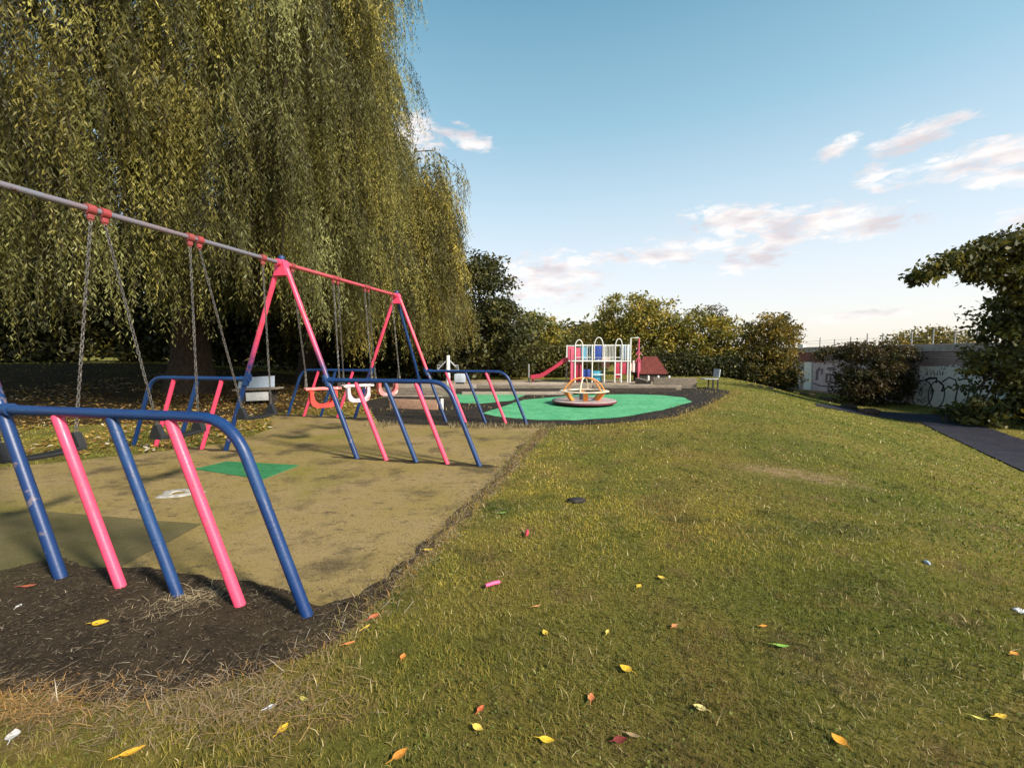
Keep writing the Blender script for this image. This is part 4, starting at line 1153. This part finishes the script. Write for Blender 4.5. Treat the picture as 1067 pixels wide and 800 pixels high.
# dry straw along the edge of the play surface
EDGE = px((-420, 712), (-150, 728), (0, 720), (130, 722), (262, 706), (352, 668), (400, 622), (440, 582), (480, 541), (520, 501), (545, 471), (568, 448))
def along(E_, n, sd, t0=0, t1=1):
    E_ = np.array(E_); L = np.r_[0, np.cumsum(np.linalg.norm(np.diff(E_, axis=0), axis=1))]
    s = rng.uniform(t0*L[-1], t1*L[-1], n)
    x = np.interp(s, L, E_[:, 0]); y = np.interp(s, L, E_[:, 1])
    cl = vnoise(s, s*0, 2.2, 3)
    return x+rng.normal(0, 1, n)*sd*(.4+cl), y+rng.normal(0, 1, n)*sd*(.4+cl)
parts = []
for n, sd, h0, w0, fl, colr in ((2600, .06, .05, .0026, 3.2, (.38, .27, .17)), (2200, .10, .05, .0026, 3.0, (.27, .17, .10)), (2600, .06, .035, .0035, 1.4, (.36, .20, .05)), (700, .10, .09, .0024, 4, (.5, .42, .32))):
    x, y = along(EDGE, n, sd); c_ = np.array(colr)*rng.uniform(.55, 1.35, (n, 1))
    d = np.hypot(x, y)
    parts.append(blades(x, y, h0*rng.uniform(.4, 1.5, n)*(1+.03*d), w0*(.7+.22*d)*rng.uniform(.7, 1.3, n), fl, c_, 1.3 if fl > 2 else False))
x, y = along(EDGE[5:], 3000, .05); d = np.hypot(x, y)
parts.append(blades(x-.03, y, .05*rng.uniform(.4, 1.5, 3000)*(1+.03*d), .0026*(.7+.22*d), 1.1, np.array([.24, .20, .055])*rng.uniform(.4, 1.3, (3000, 1))))
x, y = along(EDGE[5:], 1500, .10); d = np.hypot(x, y)
parts.append(blades(x-.06, y, .06*rng.uniform(.4, 1.5, 1500)*(1+.03*d), .0030*(.7+.22*d), 3, np.array([.44, .33, .2])*rng.uniform(.4, 1.3, (1500, 1)), 1.2))
# bigger heaps at the lower left corner and at the middle blue bar
for (px_, py_), sx_, sy_, n, colr in (((15, 740), .22, .06, 800, (.46, .27, .10)), ((130, 745), .3, .08, 700, (.34, .24, .14)), ((250, 735), .22, .08, 700, (.34, .25, .15)), ((200, 626), .09, .05, 330, (.5, .39, .24)), ((160, 640), .14, .06, 120, (.48, .37, .24)), ((290, 740), .2, .12, 350, (.38, .24, .11))):
    q = hit(px_, py_); x = rng.normal(q[0], sx_, n); y = rng.normal(q[1], sy_, n)
    c_ = np.array(colr)*rng.uniform(.5, 1.3, (n, 1))
    parts.append(blades(x, y, .07*rng.uniform(.4, 1.6, n), np.full(n, .0030), 3.5, c_, 1.6)); parts.append(blades(x[:n//6], y[:n//6], .04*rng.uniform(.5, 1.5, n//6), np.full(n//6, .0026), 1.2, c_[:n//6]))
tag(blade_mesh('dry_grass', parts), 'dry straw coloured grass along the worn edge of the play surface', 'grass', kind='stuff')
# clippings and chips lying on soil and surface
parts = []
n = 1500; S = np.array(SOIL)
x = rng.uniform(-4.2, -.5, n*3); y = rng.uniform(1.6, 3.3, n*3); k = inpoly(x, y, SOIL); x, y = x[k], y[k]
k = rng.uniform(0, 1, len(x)) < .12+fbm(x, y, 2.6, 7)**2*1.7; x, y = x[k], y[k]
parts.append(blades(x, y, .034*rng.uniform(.25, 1.7, len(x)), np.full(len(x), .0030), 3.0, np.array([.38, .31, .23])*rng.uniform(.3, 1.4, (len(x), 1)), .6))
n = 26000; x = rng.uniform(-4.5, -.3, n); y = rng.uniform(1.6, 3.6, n); k = inpoly(x, y, SOIL); x, y = x[k], y[k]
parts.append(blades(x, y, .012*rng.uniform(.3, 1.8, len(x)), np.full(len(x), .006), 3.0, np.array([.085, .062, .04])*rng.uniform(.15, 2.2, (len(x), 1)), .7))
n = 2600; x = rng.uniform(-7, 1, n); y = rng.uniform(2, 9.5, n); k = inpoly(x, y, MAT) & (fbm(x, y, 1.3, 23) > .45); x, y = x[k], y[k]
parts.append(blades(x, y, .03*rng.uniform(.4, 1.6, len(x)), np.full(len(x), .0065), 3.0, np.array([.2, .15, .08])*rng.uniform(.2, 2.0, (len(x), 1)), .4))
for p_ in parts: p_[0][:, :, 2] += .016
nS = 9000; ES = np.array(px((-250, 588), (-60, 596), (0, 597), (60, 586), (120, 592), (190, 600), (240, 612), (300, 622), (345, 630), (375, 620), (410, 596), (446, 562), (474, 537), (515, 497), (541, 468), (564, 447)))
x, y = along(ES, nS, .10)
parts.append(blades(x, y, .014*rng.uniform(.3, 1.8, nS), np.full(nS, .009), 3.0, np.array([.075, .054, .034])*rng.uniform(.3, 1.6, (nS, 1)), .3))
tag(blade_mesh('grass_clippings', parts), 'pale clippings scattered over the dark soil', 'clippings', kind='stuff')
# weeds on the far edge of the play surface and around the dark border
parts = []
E2 = px((395, 443), (470, 445), (540, 445), (580, 445)); x, y = along(E2, 1600, .13)
k_ = vnoise(x, y, 1.6, 8) > .52; x, y = x[k_], y[k_]; parts.append(blades(x, y, .085*rng.uniform(.4, 1.6, len(x)), np.full(len(x), .013), .9, np.array([.28, .23, .13])*rng.uniform(.35, 1.3, (len(x), 1))))
E3 = px((568, 447), (600, 446), (650, 443), (700, 437), (735, 427), (762, 412), (770, 407)); x, y = along(E3, 2600, .2)
parts.append(blades(x, y, .06*rng.uniform(.4, 1.5, 2600), np.full(2600, .014), 1.2, np.array([.34, .24, .085])*rng.uniform(.5, 1.3, (2600, 1))))
x = rng.uniform(-3.5, 8, 2600); y = rng.uniform(10.5, 17.8, 2600); k = inpoly(x, y, BLACK) & ~inpoly(x, y, GREEN) & ~inpoly(x, y, GREEN2) & (fbm(x, y, 1.2, 15) > .5); x, y = x[k], y[k]
parts.append(blades(x, y, .09*rng.uniform(.4, 1.5, len(x)), np.full(len(x), .025), 1.0, np.array([.26, .20, .085])*rng.uniform(.4, 1.3, (len(x), 1))))
tag(blade_mesh('weeds', parts), 'yellowed weeds round the dark border of the green surface', 'weeds', kind='stuff')
# leaf litter on the shaded lawn behind the swings
n = 16000; x = rng.uniform(-14, -1.5, n); y = rng.uniform(6, 17, n); k = off_sheets(x, y) & (fbm(x, y, .8, 19) > .38); x, y = x[k], y[k]
P = np.stack([x, y, G(x, y)+.03], 1); c_ = pick(np.array([[.34, .2, .05], [.22, .12, .045], [.42, .3, .08], [.5, .45, .36]]), len(x), rng, [.35, .4, .2, .05])
a = rng.uniform(0, 6.28, len(x)); d = np.stack([np.cos(a), np.sin(a), rng.normal(0, .25, len(x))], 1); s = np.stack([-np.sin(a), np.cos(a), rng.normal(0, .25, len(x))], 1)
o = leaves_mesh('leaf_litter', P, .08*rng.uniform(.6, 1.4, len(x)), .05, c_, M['dryleaf'], None, d, s)
tag(o, 'fallen brown and yellow leaves under the willows', 'leaf litter', kind='stuff')

# ------------------------------------------------------------------ single fallen leaves and litter
LG = 'single fallen leaves and scraps on the lawn'
def fallen(px_, py_, L, Wd, colr, label, ang=0, name='fallen_leaf', cat='leaf', curl=.3, h=.016, lobed=False):
    x, y = hit(px_, py_); z = gz(x, y)+h
    k = 9; vs = []; fs = []
    d = Vector((math.cos(ang), math.sin(ang), 0)); s = Vector((-d.y, d.x, 0))
    for i in range(k):
        t = i/(k-1); w = Wd*.5*math.sin(math.pi*min(1, t*1.0+.02))**.75*(1.1-.35*t)
        if lobed: w *= 1+.35*math.sin(t*14)
        zz = curl*L*((t-.5)**2*1.2); c0 = Vector((x, y, z))+d*(t-.5)*L
        for q, up in ((-1, .22), (-.5, .05), (0, -.04), (.5, .06), (1, .25)):
            vs.append(c0+s*w*q+Vector((0, 0, zz+up*w*curl*3)))
    for i in range(k-1):
        for j in range(4): fs.append((i*5+j, i*5+j+1, (i+1)*5+j+1, (i+1)*5+j))
    mb = MB().add(vs, fs)
    tail = Vector((x, y, z))-d*L*.5
    mb.tube([tail+Vector((0, 0, curl*L*.3)), tail-d*L*.22+Vector((0, 0, curl*L*.3)), tail-d*L*.4+s*L*.05+Vector((0, 0, curl*L*.15))], [.0018, .0013, .0009], 5)
    key = 'fl_%d' % (hash(colr) % 99999)
    if key not in M: M[key] = rough_mat('fallen_leaf_skin', [colr, tuple(c*.75 for c in colr), tuple(c*.55 for c in colr)], 40, .5, .4, 90, .002, lohi=(.4, .7))
    o = mb.build(name, M[key], None, 60)
    o.location = (x, y, z)
    for v in o.data.vertices: v.co -= Vector((x, y, z))
    return tag(o, label, cat, LG if cat == 'leaf' else None)
YL = (.72, .44, .03); OR = (.66, .26, .03); PK = (.55, .21, .08); RD = (.17, .022, .015); GN = (.22, .42, .06); WHT = (.62, .60, .58); LM = (.55, .50, .10)
for a in (
    (105, 652, .080, .055, YL, 'large yellow leaf lying on the dark soil in front of the barrier', .2),
    (139, 787, .075, .032, (.70, .36, .03), 'yellow orange leaf at the bottom left, beside the straw', .6),
    (295, 763, .050, .036, YL, 'golden leaf low on the left where the straw meets grass', 1.2),
    (317, 732, .055, .020, LM, 'narrow yellow green leaf beside the straw heap', -.4),
    (652, 700, .060, .045, YL, 'biggest yellow leaf on the open lawn, by a light stalk', 2.4),
    (570, 775, .058, .030, (.76, .48, .03), 'deep yellow oval leaf at bottom centre', -.2),
    (498, 762, .048, .030, (.74, .54, .10), 'pale yellow leaf left of the deep yellow oval one', -.5),
    (666, 613, .045, .038, YL, 'left of two small yellow leaves lying close together on the mid lawn', .8),
    (689, 604, .050, .036, (.70, .46, .06), 'right of two small yellow leaves lying close together on the mid lawn', 2.3),
    (729, 741, .050, .036, (.72, .58, .22), 'pale cream yellow leaf on the lower lawn right of the biggest one', 2.6),
    (874, 775, .055, .045, (.78, .32, .02), 'bright orange leaf at the bottom right of centre', 1.9),
    (1043, 750, .052, .026, (.66, .40, .03), 'orange yellow leaf near the bottom right corner', .1),
    (1020, 752, .045, .014, LM, 'thin lime yellow leaf beside the one in the bottom right corner', -.5),
    (1057, 684, .042, .030, OR, 'orange leaf at the right edge below the white scrap', .2),
    (796, 655, .040, .022, OR, 'small orange brown leaf just above the green leaf', .1),
    (703, 655, .040, .032, PK, 'pinkish curled leaf right of centre', .6),
    (568, 662, .045, .034, (.70, .45, .05), 'small yellow leaf below the pink stick', 1.9),
    (633, 661, .036, .022, (.66, .50, .10), 'tiny yellow leaf on the mid lawn left of the pinkish one', 1.1),
    (616, 730, .045, .030, (.62, .20, .07), 'coral red leaf between the biggest and the coral left one', 1.3),
    (501, 742, .040, .026, (.60, .13, .05), 'coral red leaf above the pale yellow one', 1.0),
    (420, 687, .038, .030, (.75, .24, .05), 'orange leaf on grass near the end of the barrier', 1.5),
    (417, 790, .060, .036, (.55, .22, .03), 'orange brown leaf at the bottom edge left of centre', .8),
    (646, 775, .055, .034, RD, 'dark crimson leaf at the bottom of the lawn', .2),
    (660, 770, .055, .018, (.34, .23, .12), 'light brown curled leaf touching the crimson one', -.3),
    (446, 575, .065, .040, (.58, .42, .05), 'dull yellow leaf on the worn edge left of the pink stick', .1),
    (560, 634, .050, .016, (.5, .24, .08), 'thin brown leaf right of the pink stick', .4),
    (390, 645, .060, .040, (.58, .15, .06), 'reddish leaf on the straw edge beside the last blue bar', .9),
    (365, 673, .055, .022, (.62, .22, .07), 'orange leaf on the straw below the last blue bar', .5),
    (382, 656, .050, .018, (.68, .46, .05), 'yellow sliver of leaf on the straw edge by the last blue bar', 1.0),
    (31, 613, .085, .034, (.36, .10, .05), 'rusty brown leaf on soil at the foot of the first blue bar', .3),
    (815, 676, .075, .022, GN, 'fresh green narrow leaf on the right lawn', -.15),
    (524, 536, .070, .024, (.20, .36, .07), 'green leaf on the lawn beside the worn edge', .35),
    (14, 770, .060, .042, WHT, 'whitish dried leaf in the bottom left corner', 2.2),
    (283, 740, .040, .026, (.55, .57, .62), 'silvery leaf on the straw heap', .6),
    (20, 634, .040, .026, WHT, 'white leaf on the dark soil near the left edge', 1.9)):
    fallen(*a)
def scrap(name, px_, py_, size, colr, label, cat, ang=0, seed=1):
    x, y = hit(px_, py_); z = gz(x, y)
    bm = bmesh.new(); bmesh.ops.create_icosphere(bm, subdivisions=3, radius=1)
    for v in bm.verts:
        nn = mnoise.noise(v.co*2.1+Vector((seed, 0, 0)))*.35+mnoise.noise(v.co*5+Vector((0, seed, 0)))*.15
        v.co *= 1+nn
    bm.transform(Matrix.Rotation(ang, 4, 'Z') @ Matrix.Diagonal((*size, 1)))
    me = bpy.data.meshes.new(name); bm.to_mesh(me); bm.free()
    for p in me.polygons: p.use_smooth = True
    mt_ = M[colr] if isinstance(colr, str) else rough_mat(name+'_surface', [colr, tuple(c*.7 for c in colr)], 25, .7, .5, 40, .004)
    me.materials.append(mt_); o = bpy.data.objects.new(name, me); COL.objects.link(o); o.location = (x, y, z+size[2]*.45)
    return tag(o, label, cat)
scrap('soil_clod', 600, 523, (.095, .05, .03), (.018, .015, .013), 'black clod of earth lying on the lawn', 'clod', .1, 3)
scrap('plastic_scrap', 1062, 637, (.030, .026, .012), (.70, .70, .74), 'white scrap lying at the right edge of the lawn', 'litter', .4, 5)
scrap('wrapper', 966, 587, (.028, .016, .014), (.30, .38, .46), 'small blue grey wrapper on the right lawn', 'litter', 1.2, 7)
x, y = hit(513.5, 613); z = gz(x, y)+.03
o = MB().tube([(x-.045, y-.02, z), (x-.042, y-.019, z), (x, y, z+.004), (x+.042, y+.019, z+.003), (x+.045, y+.02, z+.003)], [.006, .011, .0115, .011, .006], 12).build('stick', paint('pink_chalk', (.80, .10, .24), wlo=.8, whi=.9, rough=.6))
tag(o, 'short pink stick lying on the grass', 'stick')
x, y = hit(549, 559); z = gz(x, y)+.03
o = MB().tube([(x-.006, y-.05, z), (x, y-.02, z+.004), (x+.003, y+.03, z+.004), (x, y+.05, z)], [.006, .013, .014, .005], 10).build('stick', paint('dull_red_chalk', (.48, .04, .07), wlo=.8, whi=.9, rough=.6))
tag(o, 'small dull red stick further up the lawn from the pink one', 'stick')
# stones along the shoulder of the bank
SG = 'row of stones along the bank'
for i, (px_, py_, w_, h_) in enumerate(((782, 401.5, .16, .05), (792, 403, .2, .06), (802, 405, .22, .07), (815, 406, .2, .07), (823, 408, .3, .1), (837, 411, .22, .07), (846, 412.5, .3, .10), (857, 415.5, .24, .09), (863, 417.5, .36, .13), (869, 418.5, .22, .09))):
    scrap('stone', px_, py_, (w_*1.0, w_*.7, h_*1.3), 'stone', 'rough brown stone in the broken row along the top of the bank', 'stone', i*1.1, 11+i)['group'] = SG
scrap('stone', 884, 425.5, (.38, .2, .14), 'rock_dark', 'long dark stone between the brown row and the largest stone', 'stone', -.5, 31)['group'] = SG
scrap('stone', 905, 432, (.48, .25, .20), 'rock_dark', 'largest dark stone at the lower end of the row, beside the path', 'stone', -.3, 33)['group'] = SG

# ------------------------------------------------------------------ light and sky
SUN_EL, SUN_AZ = 36.0, 128.0   # azimuth measured from +Y towards +X
sd_ = Vector((math.sin(R(SUN_AZ))*math.cos(R(SUN_EL)), math.cos(R(SUN_AZ))*math.cos(R(SUN_EL)), math.sin(R(SUN_EL))))
ld = bpy.data.lights.new('sun', 'SUN'); ld.energy = 4.6; ld.angle = R(8.0); ld.color = (1, .91, .76)
lo_ = bpy.data.objects.new('sun', ld); COL.objects.link(lo_)
lo_.rotation_euler = (-sd_).to_track_quat('-Z', 'Y').to_euler(); lo_.location = (20, -5, 30)

wd = bpy.data.worlds.new('World'); sc.world = wd; wd.use_nodes = True
nt = wd.node_tree; nt.nodes.clear()
wo = nd(nt, 'ShaderNodeOutputWorld'); bg = nd(nt, 'ShaderNodeBackground'); nt.links.new(bg.outputs[0], wo.inputs[0])
sky = nd(nt, 'ShaderNodeTexSky'); sky.sky_type = 'NISHITA'; sky.sun_disc = False
sky.sun_elevation = R(SUN_EL); sky.sun_rotation = R(SUN_AZ); sky.altitude = 0; sky.air_density = 1.0; sky.dust_density = 2.0; sky.ozone_density = 2.0
tc = nd(nt, 'ShaderNodeTexCoord'); sx = nd(nt, 'ShaderNodeSeparateXYZ'); nt.links.new(tc.outputs['Generated'], sx.inputs[0])
def mth(op, a, b_=None, c_=None, clamp=False):
    n = nd(nt, 'ShaderNodeMath'); n.operation = op; n.use_clamp = clamp
    for i, v in enumerate((a, b_, c_)):
        if v is None: continue
        if isinstance(v, (int, float)): n.inputs[i].default_value = v
        else: nt.links.new(v, n.inputs[i])
    return n.outputs[0]
az = mth('ARCTAN2', sx.outputs[0], sx.outputs[1]); el = mth('ARCSINE', sx.outputs[2])
rp = nd(nt, 'ShaderNodeValToRGB'); nt.links.new(mth('DIVIDE', el, R(60), clamp=True), rp.inputs[0])
el_ = rp.color_ramp.elements
el_[0].position = 0; el_[0].color = (1.06, .96, .83, 1)
el_[1].position = 1; el_[1].color = (.075, .25, .36, 1)
for ps, cc in ((.07, (1.0, .96, .90)), (.17, (.86, .91, .93)), (.30, (.62, .79, .87)), (.45, (.345, .60, .725)), (.68, (.125, .355, .485))):
    e = el_.new(ps); e.color = (*cc, 1)
grad = nd(nt, 'ShaderNodeMix'); grad.data_type = 'RGBA'; grad.blend_type = 'MULTIPLY'; grad.inputs[0].default_value = 1
nt.links.new(rp.outputs[0], grad.inputs[6]); SKYK = 4.05; grad.inputs[7].default_value = (SKYK, SKYK, SKYK, 1)
base = mixc(nt, .78, sky.outputs[0], grad.outputs[2])
# clouds: patches of broken noise around given bearings
cv = nd(nt, 'ShaderNodeCombineXYZ'); nt.links.new(mth('MULTIPLY', az, 9.0), cv.inputs[0]); nt.links.new(mth('MULTIPLY', el, 26.0), cv.inputs[1])
nz = nd(nt, 'ShaderNodeTexNoise'); nz.inputs['Scale'].default_value = 2.3; nz.inputs['Detail'].default_value = 10; nz.inputs['Roughness'].default_value = .66; nz.inputs['Distortion'].default_value = .5
nt.links.new(cv.outputs[0], nz.inputs['Vector'])
nz2 = nd(nt, 'ShaderNodeTexNoise'); nz2.inputs['Scale'].default_value = 1.1; nz2.inputs['Detail'].default_value = 5
nt.links.new(cv.outputs[0], nz2.inputs['Vector'])
tot = None; under = None
for (px_, py_, wx, hy, sl_, amp) in ((572, 290, 50, 20, -.05, .9), (640, 267, 26, 6, 0, .7), (692, 267, 34, 8, -.05, .7), (772, 231, 52, 14, 0, 1), (865, 232, 75, 14, -.05, 1), (800, 258, 44, 15, -.5, .9),
                                     (956, 142, 44, 11, -.35, 1), (872, 155, 18, 8, -.4, .9), (1040, 163, 90, 15, -.18, 1), (1045, 186, 42, 9, -.1, .9), (430, 142, 28, 20, .05, .9), (486, 144, 22, 9, .3, .9), (870, 331, 52, 4, -.1, .6), (920, 186, 30, 9, 0, .5), (1140, 215, 90, 20, -.2, 1), (735, 255, 50, 8, 0, .5)):
    r = ray(px_, py_); r = r/np.linalg.norm(r); a0 = math.atan2(r[0], r[1]); e0 = math.asin(r[2])
    r1 = ray(px_+wx, py_+wx*sl_); r1 = r1/np.linalg.norm(r1); aw = abs(math.atan2(r1[0], r1[1])-a0); es = (math.asin(r1[2])-e0)/aw
    r2 = ray(px_, py_-hy); r2 = r2/np.linalg.norm(r2); eh = abs(math.asin(r2[2])-e0)*1.35
    da = mth('SUBTRACT', az, a0); aw *= 1.25; u = mth('DIVIDE', da, aw)
    v = mth('DIVIDE', mth('SUBTRACT', mth('SUBTRACT', el, e0), mth('MULTIPLY', da, es)), eh)
    q = mth('MULTIPLY', mth('SUBTRACT', 1.0, mth('ADD', mth('MULTIPLY', u, u), mth('MULTIPLY', v, v))), amp)
    tot = q if tot is None else mth('MAXIMUM', tot, q)
edge = mth('MULTIPLY', mth('MAXIMUM', tot, -2.5), .72)
cm = mth('ADD', edge, mth('MULTIPLY', mth('SUBTRACT', nz.outputs[0], .5), 3.4))
mr = nd(nt, 'ShaderNodeMapRange'); mr.interpolation_type = 'SMOOTHSTEP'; mr.inputs[1].default_value = -.25; mr.inputs[2].default_value = .85; mr.inputs[4].default_value = .93
nt.links.new(cm, mr.inputs[0])
cs_ = nd(nt, 'ShaderNodeMapRange'); cs_.inputs[1].default_value = .38; cs_.inputs[2].default_value = .62
nt.links.new(nz2.outputs[0], cs_.inputs[0])
ccol = mixc(nt, cs_.outputs[0], (4.7, 4.4, 4.2), (3.0, 2.75, 2.85))
fin = mixc(nt, mr.outputs[0], base, ccol)
nt.links.new(fin, bg.inputs[0]); bg.inputs[1].default_value = .15

sc.view_settings.view_transform = 'Standard'; sc.view_settings.look = 'None'
sc.view_settings.exposure = 0.78; sc.view_settings.gamma = 1; sc.view_settings.use_curve_mapping = False
sc.render.engine = 'CYCLES'
sc.cycles.use_denoising = True
sc.cycles.max_bounces = 6; sc.cycles.diffuse_bounces = 3; sc.cycles.transmission_bounces = 3; sc.cycles.transparent_max_bounces = 4
